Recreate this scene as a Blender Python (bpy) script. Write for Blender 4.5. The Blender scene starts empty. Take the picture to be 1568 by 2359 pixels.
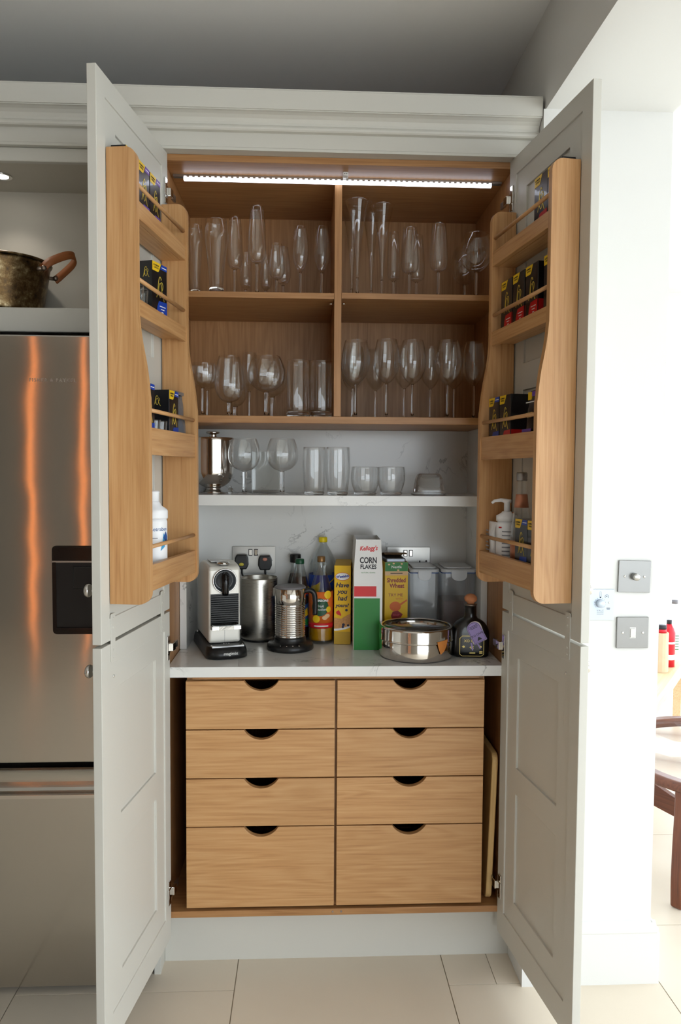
import bpy, bmesh, math, random
from mathutils import Matrix, Vector
random.seed(7)
scene = bpy.context.scene
C = scene.collection
PI = math.pi
# ------------------------------------------------------------------ camera
IW, IH, FPX = 1568.0, 2359.0, 1750.144
CAM = Vector((-0.0963, -2.26488, 1.52676))
_yaw, _pit, _rol = 0.04533, 0.05159, 0.00641
FW = Vector((math.sin(_yaw)*math.cos(_pit), math.cos(_yaw)*math.cos(_pit), -math.sin(_pit)))
_rt = Vector((math.cos(_yaw), -math.sin(_yaw), 0)); _up = _rt.cross(FW)
RT = _rt*math.cos(_rol) + _up*math.sin(_rol); UP = _up*math.cos(_rol) - _rt*math.sin(_rol)
cd = bpy.data.cameras.new('camera'); cam = bpy.data.objects.new('camera', cd); C.objects.link(cam)
cd.sensor_fit = 'VERTICAL'; cd.sensor_height = 36.0; cd.lens = FPX/IH*36.0; cd.clip_start = 0.05
cam.matrix_world = Matrix(((RT.x, UP.x, -FW.x, CAM.x), (RT.y, UP.y, -FW.y, CAM.y), (RT.z, UP.z, -FW.z, CAM.z), (0, 0, 0, 1)))
scene.camera = cam
# ------------------------------------------------------------------ daylight and exposure
world = bpy.data.worlds.new('overcast_sky'); scene.world = world; world.use_nodes = True
_bg = world.node_tree.nodes['Background']; _bg.inputs[0].default_value = (0.86, 0.94, 1.0, 1); _bg.inputs[1].default_value = 3.6
scene.view_settings.view_transform = 'Standard'; scene.view_settings.look = 'None'
scene.view_settings.exposure = 0.34; scene.view_settings.gamma = 1.0; scene.view_settings.use_curve_mapping = False
cy = scene.cycles
cy.use_denoising = True; cy.use_light_tree = False; cy.use_adaptive_sampling = True; cy.adaptive_threshold = 0.025; cy.adaptive_min_samples = 20; cy.max_bounces = 8; cy.diffuse_bounces = 4; cy.glossy_bounces = 4; cy.transmission_bounces = 8; cy.transparent_max_bounces = 24
cy.caustics_reflective = False; cy.caustics_refractive = False; cy.sample_clamp_indirect = 6.0
def portal(loc, rot, sx, sy):       # marks a glazed opening so that the sky is sampled through it
    l = bpy.data.lights.new('sky_portal', 'AREA'); l.shape = 'RECTANGLE'; l.size = sx; l.size_y = sy; l.cycles.is_portal = True
    o = bpy.data.objects.new('sky_portal', l); o.location = loc; o.rotation_euler = rot; C.objects.link(o)
portal((2.0, -4.62, 1.25), (PI/2, 0, 0), 4.0, 2.3)          # glazed doors behind the camera
portal((4.02, -0.8, 1.25), (PI/2, 0, PI/2), 6.6, 2.3)       # garden side
portal((2.5, 3.02, 1.25), (-PI/2, 0, 0), 2.9, 2.3)          # end window
portal((2.6, -0.7, 2.78), (0, 0, 0), 1.2, 3.4)              # roof lantern
# ------------------------------------------------------------------ pixel rays (to read sizes off the photograph)
def ray(px, py): return FW*FPX + RT*(px-IW/2) - UP*(py-IH/2)
def atY(px, py, Y): d = ray(px, py); return CAM + d*((Y-CAM.y)/d.y)
def atZ(px, py, Z): d = ray(px, py); return CAM + d*((Z-CAM.z)/d.z)
# ------------------------------------------------------------------ materials
def lin(c):
    c = c/255.0
    return c/12.92 if c <= 0.04045 else ((c+0.055)/1.055)**2.4
def rgb(r, g, b): return (lin(r), lin(g), lin(b), 1)
M = {}
def mat(name, col, rough=0.5, metal=0.0, spec=0.5, bump=0.0, bscale=60, vary=0.0, vscale=8, trans=0.0, ior=1.45, alpha=1.0, emit=None, es=0.0, coat=0.0):
    m = bpy.data.materials.new(name); m.use_nodes = True; nt = m.node_tree; b = nt.nodes['Principled BSDF']
    b.inputs['Base Color'].default_value = col; b.inputs['Roughness'].default_value = rough; b.inputs['Metallic'].default_value = metal
    b.inputs['Specular IOR Level'].default_value = spec; b.inputs['Transmission Weight'].default_value = trans; b.inputs['IOR'].default_value = ior
    b.inputs['Alpha'].default_value = alpha; b.inputs['Coat Weight'].default_value = coat
    if emit: b.inputs['Emission Color'].default_value = emit; b.inputs['Emission Strength'].default_value = es
    if vary or bump:
        tc = nt.nodes.new('ShaderNodeTexCoord'); nz = nt.nodes.new('ShaderNodeTexNoise'); nz.inputs['Scale'].default_value = vscale if vary else bscale
        nz.inputs['Detail'].default_value = 4; nt.links.new(tc.outputs['Object'], nz.inputs['Vector'])
        if vary:
            mx = nt.nodes.new('ShaderNodeMix'); mx.data_type = 'RGBA'
            mx.inputs[6].default_value = tuple(c*(1-vary) for c in col[:3])+(1,); mx.inputs[7].default_value = tuple(min(1, c*(1+vary)) for c in col[:3])+(1,)
            nt.links.new(nz.outputs['Fac'], mx.inputs[0]); nt.links.new(mx.outputs[2], b.inputs['Base Color'])
        if bump:
            n2 = nt.nodes.new('ShaderNodeTexNoise'); n2.inputs['Scale'].default_value = bscale; nt.links.new(tc.outputs['Object'], n2.inputs['Vector'])
            bp = nt.nodes.new('ShaderNodeBump'); bp.inputs['Strength'].default_value = bump; bp.inputs['Distance'].default_value = 0.002
            nt.links.new(n2.outputs['Fac'], bp.inputs['Height']); nt.links.new(bp.outputs['Normal'], b.inputs['Normal'])
    M[name] = m
    return m
def oak(name, axis, light, dark, pore, rough=0.42):
    m = bpy.data.materials.new(name); m.use_nodes = True; nt = m.node_tree; N = nt.nodes.new; L = nt.links.new; b = nt.nodes['Principled BSDF']
    tc = N('ShaderNodeTexCoord'); oi = N('ShaderNodeObjectInfo'); ad = N('ShaderNodeVectorMath'); ad.operation = 'MULTIPLY_ADD'
    ad.inputs[1].default_value = (1, 1, 1); sc3 = N('ShaderNodeVectorMath'); sc3.operation = 'SCALE'; sc3.inputs[0].default_value = (7.3, 5.1, 9.7)
    L(oi.outputs['Random'], sc3.inputs['Scale']); L(tc.outputs['Object'], ad.inputs[0]); L(sc3.outputs[0], ad.inputs[2])
    def mapped(along, across):
        mp = N('ShaderNodeMapping'); s = [across]*3; s['XYZ'.index(axis)] = along; mp.inputs['Scale'].default_value = s; L(ad.outputs[0], mp.inputs['Vector']); return mp
    big = N('ShaderNodeTexNoise'); big.inputs['Scale'].default_value = 1; big.inputs['Detail'].default_value = 3; big.inputs['Distortion'].default_value = 0.6; L(mapped(0.8, 8).outputs[0], big.inputs['Vector'])
    wv = N('ShaderNodeMath'); wv.operation = 'MULTIPLY'; wv.inputs[1].default_value = 85; L(big.outputs['Fac'], wv.inputs[0])
    sn = N('ShaderNodeMath'); sn.operation = 'SINE'; L(wv.outputs[0], sn.inputs[0])
    fine = N('ShaderNodeTexNoise'); fine.inputs['Scale'].default_value = 1; fine.inputs['Detail'].default_value = 6; fine.inputs['Roughness'].default_value = 0.65; L(mapped(4, 150).outputs[0], fine.inputs['Vector'])
    a1 = N('ShaderNodeMath'); a1.operation = 'MULTIPLY_ADD'; a1.inputs[1].default_value = 0.075; a1.inputs[2].default_value = 0.10; L(sn.outputs[0], a1.inputs[0])
    a2 = N('ShaderNodeMath'); a2.operation = 'MULTIPLY_ADD'; a2.inputs[1].default_value = 1.0; L(fine.outputs['Fac'], a2.inputs[0]); L(a1.outputs[0], a2.inputs[2])
    cr = N('ShaderNodeValToRGB'); e = cr.color_ramp.elements; e[0].position = 0.30; e[0].color = light; e[1].position = 0.95; e[1].color = pore
    k = cr.color_ramp.elements.new(0.66); k.color = dark
    L(a2.outputs[0], cr.inputs['Fac'])
    pl = N('ShaderNodeTexNoise'); pl.inputs['Scale'].default_value = 2.2; L(ad.outputs[0], pl.inputs['Vector'])
    hs = N('ShaderNodeHueSaturation'); vm = N('ShaderNodeMath'); vm.operation = 'MULTIPLY_ADD'; vm.inputs[1].default_value = 0.3; vm.inputs[2].default_value = 0.85; L(pl.outputs['Fac'], vm.inputs[0]); L(vm.outputs[0], hs.inputs['Value'])
    L(cr.outputs['Color'], hs.inputs['Color']); L(hs.outputs['Color'], b.inputs['Base Color'])
    b.inputs['Roughness'].default_value = rough
    bp = N('ShaderNodeBump'); bp.inputs['Strength'].default_value = 0.12; bp.inputs['Distance'].default_value = 0.0006; L(fine.outputs['Fac'], bp.inputs['Height']); L(bp.outputs['Normal'], b.inputs['Normal'])
    M[name] = m
    return m
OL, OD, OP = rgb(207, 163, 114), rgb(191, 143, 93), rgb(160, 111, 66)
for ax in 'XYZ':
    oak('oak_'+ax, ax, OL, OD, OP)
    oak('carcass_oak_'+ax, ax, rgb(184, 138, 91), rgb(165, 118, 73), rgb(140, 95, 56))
oak('chopping_wood_Z', 'Z', rgb(226, 190, 130), rgb(218, 180, 118), rgb(200, 158, 98))
oak('teak_Z', 'Z', rgb(118, 68, 42), rgb(98, 52, 31), rgb(70, 36, 21), 0.35)
oak('teak_X', 'X', rgb(118, 68, 42), rgb(98, 52, 31), rgb(70, 36, 21), 0.35)
oak('pine_X', 'X', rgb(240, 215, 180), rgb(228, 198, 158), rgb(205, 170, 125))
mat('cream_paint', rgb(205, 203, 195), 0.42, vary=0.015, vscale=3, bump=0.03, bscale=220)
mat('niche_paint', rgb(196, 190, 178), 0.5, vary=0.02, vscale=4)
mat('white_wall', rgb(224, 224, 222), 0.8, spec=0.2, vary=0.01, vscale=2, bump=0.04, bscale=180)
mat('taupe_wall', rgb(168, 162, 152), 0.8, spec=0.2, vary=0.03, vscale=2)
mat('ceiling_paint', rgb(238, 238, 237), 0.9, spec=0.1, vary=0.01, vscale=2)
mat('window_frame_paint', rgb(245, 245, 243), 0.4, vary=0.01)
mat('dark_gap', rgb(22, 20, 18), 0.7, vary=0.05)
mat('limestone', rgb(224, 212, 194), 0.38, vary=0.05, vscale=5, bump=0.05, bscale=40)
mat('grout', rgb(170, 158, 140), 0.9, vary=0.05, vscale=30)
mat('patio', rgb(226, 224, 220), 0.9, vary=0.06, vscale=3)
mat('chrome', rgb(225, 224, 222), 0.08, 1.0, vary=0.01)
mat('polished_steel', rgb(215, 210, 204), 0.1, 1.0, vary=0.02, vscale=20)
mat('satin_steel', rgb(178, 176, 172), 0.32, 1.0, vary=0.03, vscale=30)
mat('switch_steel', rgb(136, 135, 133), 0.3, 1.0, vary=0.03, vscale=30)
mat('black_plastic', rgb(24, 24, 25), 0.35, vary=0.06, vscale=20)
mat('gloss_black', rgb(12, 12, 13), 0.12, vary=0.05, vscale=20)
mat('grey_plastic', rgb(120, 118, 122), 0.4, vary=0.04, vscale=20)
mat('white_plastic', rgb(235, 235, 233), 0.35, vary=0.01)
mat('machine_white', rgb(230, 227, 219), 0.3, metal=0.15, vary=0.02)
mat('tray_white', rgb(226, 230, 234), 0.35, vary=0.01)
mat('dark_disc', rgb(62, 66, 70), 0.15, vary=0.05, coat=0.5)
mat('gold_foil', rgb(226, 200, 84), 0.35, metal=0.35, vary=0.04, vscale=40)
mat('gold_print', rgb(214, 190, 110), 0.35, metal=0.3, vary=0.04, vscale=40)
mat('box_black', rgb(22, 22, 25), 0.3, vary=0.05, coat=0.3)
mat('tab_yellow', rgb(238, 196, 34), 0.4, vary=0.03)
mat('print_dark', rgb(40, 36, 44), 0.5, vary=0.03)
mat('purple_print', rgb(112, 74, 168), 0.4, vary=0.04)
mat('blue_print', rgb(28, 66, 168), 0.4, vary=0.04)
mat('red_print', rgb(206, 28, 30), 0.4, vary=0.04)
mat('pink_print', rgb(226, 90, 110), 0.4, vary=0.04)
mat('white_print', rgb(240, 240, 240), 0.5, vary=0.01)
mat('card_white', rgb(238, 238, 238), 0.5, vary=0.01)
mat('card_grey', rgb(150, 150, 156), 0.7, vary=0.03)
mat('card_brown', rgb(120, 92, 60), 0.8, vary=0.05, vscale=30)
mat('card_yellow', rgb(240, 192, 18), 0.42, vary=0.02)
mat('card_gold', rgb(196, 158, 50), 0.5, vary=0.05, vscale=20)
mat('leaf_green', rgb(34, 128, 48), 0.42, vary=0.06, vscale=6)
mat('deep_green', rgb(22, 78, 48), 0.42, vary=0.06)
mat('cherry_red', rgb(212, 36, 42), 0.42, vary=0.03)
mat('maroon_print', rgb(150, 40, 42), 0.45, vary=0.04)
mat('navy_print', rgb(38, 36, 70), 0.45, vary=0.04)
mat('orange_print', rgb(226, 112, 42), 0.45, vary=0.1, vscale=40)
mat('cereal_print', rgb(205, 150, 92), 0.6, vary=0.35, vscale=160)
mat('skin_print', rgb(232, 190, 140), 0.45, vary=0.03)
mat('orange_drink', rgb(226, 160, 20), 0.2, trans=0.25, vary=0.05)
mat('dark_cordial', rgb(38, 8, 10), 0.08, vary=0.1)
mat('green_cap', rgb(22, 78, 50), 0.35, vary=0.04)
mat('yellow_cap', rgb(240, 214, 26), 0.35, vary=0.03)
mat('gold_cap', rgb(140, 106, 66), 0.3, metal=0.5, vary=0.05)
mat('orange_cap', rgb(236, 128, 30), 0.4, vary=0.04)
mat('silver_cap', rgb(170, 172, 174), 0.35, 1.0, vary=0.04)
mat('copper_foil', rgb(206, 140, 110), 0.35, metal=0.4, vary=0.06, vscale=30)
mat('foil_grey', rgb(130, 136, 146), 0.3, metal=0.6, vary=0.1, vscale=20)
mat('black_bottle', rgb(14, 12, 12), 0.28, vary=0.1, coat=0.3)
mat('cork', rgb(196, 128, 86), 0.75, vary=0.18, vscale=70, bump=0.3, bscale=120)
mat('lilac_paper', rgb(168, 150, 208), 0.6, vary=0.03)
mat('cream_paper', rgb(232, 222, 206), 0.7, vary=0.02)
mat('lotion_white', rgb(244, 245, 248), 0.32, vary=0.01)
mat('label_blue', rgb(44, 84, 150), 0.5, vary=0.03)
mat('label_sky', rgb(70, 160, 210), 0.5, vary=0.03)
mat('label_grey', rgb(150, 152, 160), 0.6, vary=0.04)
mat('tube_green', rgb(24, 122, 62), 0.45, vary=0.03)
mat('sticker_orange', rgb(206, 130, 62), 0.6, vary=0.12, vscale=60)
mat('plug_yellow', rgb(206, 190, 70), 0.5, vary=0.04)
mat('plug_pink', rgb(206, 140, 120), 0.5, vary=0.04)
mat('leather', rgb(150, 88, 46), 0.5, vary=0.12, vscale=50, bump=0.15, bscale=200)
mat('pewter', rgb(140, 128, 118), 0.35, 0.9, vary=0.1, vscale=60)
mat('thermostat_plate', rgb(192, 202, 216), 0.3, metal=0.3, vary=0.02)
mat('red_label', rgb(206, 30, 46), 0.35, vary=0.05)
mat('wrap_paper', rgb(214, 190, 160), 0.8, vary=0.08, vscale=30)
mat('pasta_brown', rgb(92, 66, 66), 0.6, vary=0.35, vscale=120)
mat('book_olive', rgb(206, 200, 150), 0.6, vary=0.08, vscale=10)
mat('led_white', rgb(235, 238, 255), 0.4, emit=(0.86, 0.9, 1.0, 1), es=3.0)
mat('lamp_white', rgb(255, 250, 240), 0.4, emit=(1.0, 0.95, 0.86, 1), es=14.0)
mat('lamp_amber', rgb(255, 140, 60), 0.4, emit=(1.0, 0.32, 0.10, 1), es=3.4)
mat('solid_glass', (1, 1, 1, 1), 0.0, trans=1.0, ior=1.46)
def shell(name, tint, base=0.05, power=3.2, edge=0.75, rough=0.0, milk=0.0, milkcol=(0.8, 0.82, 0.84, 1)):
    # thin clear walls: the light goes straight through, the rest mirrors more at grazing angles
    m = bpy.data.materials.new(name); m.use_nodes = True; nt = m.node_tree; N = nt.nodes.new; L = nt.links.new
    nt.nodes.remove(nt.nodes['Principled BSDF']); out = nt.nodes['Material Output']
    t = N('ShaderNodeBsdfTransparent'); t.inputs[0].default_value = tint; g = N('ShaderNodeBsdfGlossy'); g.inputs['Roughness'].default_value = rough; g.inputs[0].default_value = (1, 1, 1, 1)
    lw = N('ShaderNodeLayerWeight'); lw.inputs['Blend'].default_value = 0.5
    pw = N('ShaderNodeMath'); pw.operation = 'POWER'; pw.inputs[1].default_value = power; L(lw.outputs['Facing'], pw.inputs[0])
    ma = N('ShaderNodeMath'); ma.operation = 'MULTIPLY_ADD'; ma.inputs[1].default_value = edge; ma.inputs[2].default_value = base; L(pw.outputs[0], ma.inputs[0])
    mx = N('ShaderNodeMixShader'); L(ma.outputs[0], mx.inputs[0]); L(t.outputs[0], mx.inputs[1]); L(g.outputs[0], mx.inputs[2])
    last = mx
    if milk:
        d = N('ShaderNodeBsdfDiffuse'); d.inputs[0].default_value = milkcol; m2 = N('ShaderNodeMixShader'); m2.inputs[0].default_value = milk; L(mx.outputs[0], m2.inputs[1]); L(d.outputs[0], m2.inputs[2]); last = m2
    L(last.outputs[0], out.inputs['Surface']); M[name] = m
shell('clear_glass', (0.985, 0.99, 0.99, 1), 0.045, 3.2, 0.85)
shell('window_glass', (0.99, 0.99, 0.99, 1), 0.03, 4, 0.6)
shell('bottle_plastic', (0.93, 0.94, 0.94, 1), 0.05, 3, 0.6, 0.03)
shell('tub_plastic', (0.86, 0.88, 0.9, 1), 0.05, 3, 0.5, 0.08, 0.16)
shell('lid_plastic', (0.8, 0.82, 0.85, 1), 0.06, 3, 0.5, 0.2, 0.55)
shell('lid_glass', (0.9, 0.92, 0.92, 1), 0.10, 3, 0.7)
def quartz():
    m = bpy.data.materials.new('quartz'); m.use_nodes = True; nt = m.node_tree; N = nt.nodes.new; L = nt.links.new; b = nt.nodes['Principled BSDF']
    tc = N('ShaderNodeTexCoord'); mp = N('ShaderNodeMapping'); mp.inputs['Location'].default_value = (0.3, 0.1, 0.27); L(tc.outputs['Object'], mp.inputs['Vector'])
    n = N('ShaderNodeTexNoise'); n.inputs['Scale'].default_value = 3.4; n.inputs['Detail'].default_value = 9; n.inputs['Roughness'].default_value = 0.62; n.inputs['Distortion'].default_value = 0.9; L(mp.outputs[0], n.inputs['Vector'])
    s = N('ShaderNodeMath'); s.operation = 'SUBTRACT'; s.inputs[1].default_value = 0.5; L(n.outputs['Fac'], s.inputs[0]); a = N('ShaderNodeMath'); a.operation = 'ABSOLUTE'; L(s.outputs[0], a.inputs[0])
    v = N('ShaderNodeValToRGB'); v.color_ramp.elements[0].position = 0.0; v.color_ramp.elements[0].color = (1, 1, 1, 1); v.color_ramp.elements[1].position = 0.012; v.color_ramp.elements[1].color = (0, 0, 0, 1); L(a.outputs[0], v.inputs[0])
    k = N('ShaderNodeTexNoise'); k.inputs['Scale'].default_value = 4.2; k.inputs['Detail'].default_value = 3; L(mp.outputs[0], k.inputs['Vector'])
    kr = N('ShaderNodeValToRGB'); kr.color_ramp.elements[0].position = 0.52; kr.color_ramp.elements[1].position = 0.66; L(k.outputs['Fac'], kr.inputs[0])
    mu = N('ShaderNodeMath'); mu.operation = 'MULTIPLY'; L(v.outputs[0], mu.inputs[0]); L(kr.outputs[0], mu.inputs[1])
    mu2 = N('ShaderNodeMath'); mu2.operation = 'MULTIPLY'; mu2.inputs[1].default_value = 0.75; L(mu.outputs[0], mu2.inputs[0])
    mx = N('ShaderNodeMix'); mx.data_type = 'RGBA'; mx.inputs[6].default_value = rgb(228, 228, 226); mx.inputs[7].default_value = rgb(120, 120, 122); L(mu2.outputs[0], mx.inputs[0]); L(mx.outputs[2], b.inputs['Base Color'])
    b.inputs['Roughness'].default_value = 0.16; M['quartz'] = m
quartz()
def brushed():
    m = bpy.data.materials.new('fridge_steel'); m.use_nodes = True; nt = m.node_tree; N = nt.nodes.new; L = nt.links.new; b = nt.nodes['Principled BSDF']
    b.inputs['Metallic'].default_value = 1.0; b.inputs['Roughness'].default_value = 0.10; b.inputs['Anisotropic'].default_value = 1.0; b.inputs['Base Color'].default_value = rgb(196, 193, 187)
    tg = N('ShaderNodeTangent'); tg.direction_type = 'RADIAL'; tg.axis = 'Z'; L(tg.outputs[0], b.inputs['Tangent']); b.inputs['Anisotropic Rotation'].default_value = 0.25
    tc = N('ShaderNodeTexCoord'); mp = N('ShaderNodeMapping'); mp.inputs['Scale'].default_value = (1.6, 1, 1.9); L(tc.outputs['Object'], mp.inputs['Vector'])
    n = N('ShaderNodeTexNoise'); n.inputs['Scale'].default_value = 1.6; n.inputs['Detail'].default_value = 1.5; L(mp.outputs[0], n.inputs['Vector'])
    bp = N('ShaderNodeBump'); bp.inputs['Strength'].default_value = 1.0; bp.inputs['Distance'].default_value = 0.0022; L(n.outputs['Fac'], bp.inputs['Height'])
    m2 = N('ShaderNodeMapping'); m2.inputs['Scale'].default_value = (6, 6, 900); L(tc.outputs['Object'], m2.inputs['Vector'])
    n2 = N('ShaderNodeTexNoise'); n2.inputs['Scale'].default_value = 1; L(m2.outputs[0], n2.inputs['Vector'])
    b2 = N('ShaderNodeBump'); b2.inputs['Strength'].default_value = 0.02; b2.inputs['Distance'].default_value = 0.0005; L(n2.outputs['Fac'], b2.inputs['Height']); L(bp.outputs['Normal'], b2.inputs['Normal']); L(b2.outputs['Normal'], b.inputs['Normal'])
    M['fridge_steel'] = m
    m = bpy.data.materials.new('brushed_cylinder'); m.use_nodes = True; b = m.node_tree.nodes['Principled BSDF']; b.inputs['Metallic'].default_value = 1; b.inputs['Roughness'].default_value = 0.3; b.inputs['Base Color'].default_value = rgb(190, 186, 178)
    nt = m.node_tree; N = nt.nodes.new; L = nt.links.new; tc = N('ShaderNodeTexCoord'); mp = N('ShaderNodeMapping'); mp.inputs['Scale'].default_value = (30, 30, 1500); L(tc.outputs['Object'], mp.inputs[0]); n = N('ShaderNodeTexNoise'); n.inputs['Scale'].default_value = 1; L(mp.outputs[0], n.inputs[0])
    r = N('ShaderNodeMath'); r.operation = 'MULTIPLY_ADD'; r.inputs[1].default_value = 0.14; r.inputs[2].default_value = 0.22; L(n.outputs[0], r.inputs[0]); L(r.outputs[0], b.inputs['Roughness']); M['brushed_cylinder'] = m
    m = bpy.data.materials.new('aged_copper'); m.use_nodes = True; nt = m.node_tree; N = nt.nodes.new; L = nt.links.new; b = nt.nodes['Principled BSDF']; b.inputs['Metallic'].default_value = 0.9
    tc = N('ShaderNodeTexCoord'); n = N('ShaderNodeTexNoise'); n.inputs['Scale'].default_value = 26; n.inputs['Detail'].default_value = 9; n.inputs['Roughness'].default_value = 0.72; n.inputs['Distortion'].default_value = 0.15; L(tc.outputs['Object'], n.inputs[0])
    c = N('ShaderNodeValToRGB'); e = c.color_ramp.elements; e[0].position = 0.34; e[0].color = rgb(58, 48, 38); e[1].position = 0.70; e[1].color = rgb(214, 196, 158)
    x = e.new(0.48); x.color = rgb(96, 74, 46); x = e.new(0.58); x.color = rgb(132, 112, 80); L(n.outputs[0], c.inputs[0]); L(c.outputs[0], b.inputs['Base Color'])
    r = N('ShaderNodeMath'); r.operation = 'MULTIPLY_ADD'; r.inputs[1].default_value = 0.5; r.inputs[2].default_value = 0.1; L(n.outputs[0], r.inputs[0]); L(r.outputs[0], b.inputs['Roughness'])
    bp = N('ShaderNodeBump'); bp.inputs['Strength'].default_value = 0.3; bp.inputs['Distance'].default_value = 0.003; L(n.outputs[0], bp.inputs['Height']); L(bp.outputs[0], b.inputs['Normal']); M['aged_copper'] = m
brushed()
# ------------------------------------------------------------------ mesh helpers
class MB:
    def __init__(s): s.v = []; s.f = []; s.sm = []
    def add(s, vs, fs, smooth=False):
        o = len(s.v); s.v += [tuple(p) for p in vs]; s.f += [tuple(i+o for i in f) for f in fs]; s.sm += [smooth]*len(fs); return s
    def box(s, x0, x1, y0, y1, z0, z1):
        x0, x1 = sorted((x0, x1)); y0, y1 = sorted((y0, y1)); z0, z1 = sorted((z0, z1))
        return s.add([(x0,y0,z0),(x1,y0,z0),(x1,y1,z0),(x0,y1,z0),(x0,y0,z1),(x1,y0,z1),(x1,y1,z1),(x0,y1,z1)], [(0,3,2,1),(4,5,6,7),(0,1,5,4),(1,2,6,5),(2,3,7,6),(3,0,4,7)])
    def prism(s, poly, axis, a, b, smooth=False):
        # poly in the two other axes (in XYZ order), pushed from a to b along axis
        n = len(poly); vs = []
        for t in (a, b):
            for (p, q) in poly: vs.append({'X': (t, p, q), 'Y': (p, t, q), 'Z': (p, q, t)}[axis])
        s.add(vs, [tuple(range(n))[::-1], tuple(range(n, 2*n))]); o = len(s.v)-2*n
        for i in range(n): s.f.append((o+i, o+(i+1) % n, o+n+(i+1) % n, o+n+i)); s.sm.append(smooth)
        return s
    def lathe(s, prof, seg=40, c=(0, 0, 0), smooth=True, axis='Z', sq=1.0):
        rings = []; vs = []
        for r, z in prof:
            if r < 1e-6: rings.append([len(vs)]); vs.append((0, 0, z))
            else:
                rings.append(list(range(len(vs), len(vs)+seg)))
                for i in range(seg): a = 2*PI*i/seg; vs.append((r*math.cos(a), r*math.sin(a)*sq, z))
        fs = []
        for A, B in zip(rings, rings[1:]):
            for i in range(seg):
                j = (i+1) % seg
                if len(A) == 1 and len(B) == 1: continue
                if len(A) == 1: fs.append((A[0], B[j], B[i]))
                elif len(B) == 1: fs.append((A[i], A[j], B[0]))
                else: fs.append((A[i], A[j], B[j], B[i]))
        if axis == 'Y': vs = [(x, -z, y) for x, y, z in vs]      # profile axis towards -Y
        if axis == 'X': vs = [(z, x, y) for x, y, z in vs]
        return s.add([(x+c[0], y+c[1], z+c[2]) for x, y, z in vs], fs, smooth)
    def tube(s, path, r, seg=12, closed=False):
        P = [Vector(p) for p in path]; n = len(P); vs = []; up = None
        for i in range(n):
            t = (P[(i+1) % n]-P[i-1]) if closed else (P[min(i+1, n-1)]-P[max(i-1, 0)])
            t.normalize()
            if up is None: up = Vector((0, 0, 1)) if abs(t.z) < 0.9 else Vector((1, 0, 0))
            a = t.cross(up).normalized(); up = a.cross(t).normalized(); rr = r[i] if isinstance(r, (list, tuple)) else r
            for k in range(seg): th = 2*PI*k/seg; vs.append(P[i]+a*rr*math.cos(th)+up*rr*math.sin(th))
        fs = []
        for i in range(n if closed else n-1):
            j = (i+1) % n
            for k in range(seg): l = (k+1) % seg; fs.append((i*seg+k, i*seg+l, j*seg+l, j*seg+k))
        if not closed: fs += [tuple(range(seg))[::-1], tuple(range((n-1)*seg, n*seg))]
        return s.add(vs, fs, True)
    def ribbon(s, path, w, z0=0.0, z1=0.0004, closed=False):
        # a flat stroke in the local XY plane with a little thickness
        n = len(path); L = []; R = []
        for i in range(n):
            a = path[i-1] if (closed or i > 0) else path[i]; b = path[(i+1) % n] if (closed or i < n-1) else path[i]
            d = Vector((b[0]-a[0], b[1]-a[1])); d.normalize(); ww = w[i] if isinstance(w, (list, tuple)) else w
            L.append((path[i][0]-d.y*ww/2, path[i][1]+d.x*ww/2)); R.append((path[i][0]+d.y*ww/2, path[i][1]-d.x*ww/2))
        o = len(s.v); vs = [(p[0], p[1], z1) for p in L]+[(p[0], p[1], z1) for p in R]+[(p[0], p[1], z0) for p in L]+[(p[0], p[1], z0) for p in R]
        fs = []
        for i in range(n if closed else n-1):
            j = (i+1) % n
            fs += [(n+i, n+j, j, i), (2*n+i, 2*n+j, 3*n+j, 3*n+i), (i, j, 2*n+j, 2*n+i), (n+j, n+i, 3*n+i, 3*n+j)]
        if not closed: fs += [(n, 0, 2*n, 3*n), (n-1, 2*n-1, 4*n-1, 3*n-1)]
        return s.add(vs, fs)
    def mesh(s, name, material, fix=True):
        me = bpy.data.meshes.new(name); me.from_pydata(s.v, [], s.f); me.polygons.foreach_set('use_smooth', s.sm); me.materials.append(M[material])
        if fix:
            b = bmesh.new(); b.from_mesh(me); bmesh.ops.remove_doubles(b, verts=b.verts, dist=1e-6); bmesh.ops.recalc_face_normals(b, faces=b.faces); b.to_mesh(me); b.free()
        me.update(); return me
    def build(s, name, material, parent=None, mw=None, bevel=0, seg=2):
        o = bpy.data.objects.new(name, s.mesh(name, material)); C.objects.link(o)
        if parent: o.parent = parent
        if mw is not None: o.matrix_local = mw
        if bevel: bev(o, bevel, seg)
        return o
def bev(o, w, seg=2):
    m = o.modifiers.new('bevel', 'BEVEL'); m.width = w; m.segments = seg; m.limit_method = 'ANGLE'; m.angle_limit = 0.7
    return o
def box(name, material, parent, *d, bevel=0.0, seg=2): return MB().box(*d).build(name, material, parent, bevel=bevel, seg=seg)
def tag(o, label, cat, group=None):
    o['label'] = label; o['category'] = cat
    if group: o['group'] = group
    return o
def thing(name, label, cat, loc=(0, 0, 0), rz=0.0, group=None):
    o = bpy.data.objects.new(name, None); C.objects.link(o); o.empty_display_size = 0.05; o.location = loc; o.rotation_euler = (0, 0, rz)
    return tag(o, label, cat, group)
def part(name, parent):        # a part that is only made of sub-parts
    o = bpy.data.objects.new(name, None); C.objects.link(o); o.empty_display_size = 0.02; o.parent = parent; return o
def struct(name, o=None):
    if o is None: o = bpy.data.objects.new(name, None); C.objects.link(o)
    o['kind'] = 'structure'; return o
def dup(root, loc, rz, label, group=None):
    r = root.copy(); C.objects.link(r); r.location = loc; r.rotation_euler = (0, 0, rz); r['label'] = label
    if group: r['group'] = group
    for ch in root.children:
        c = ch.copy(); C.objects.link(c); c.parent = r
        for g in ch.children:
            d = g.copy(); C.objects.link(d); d.parent = c
    return r
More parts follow.
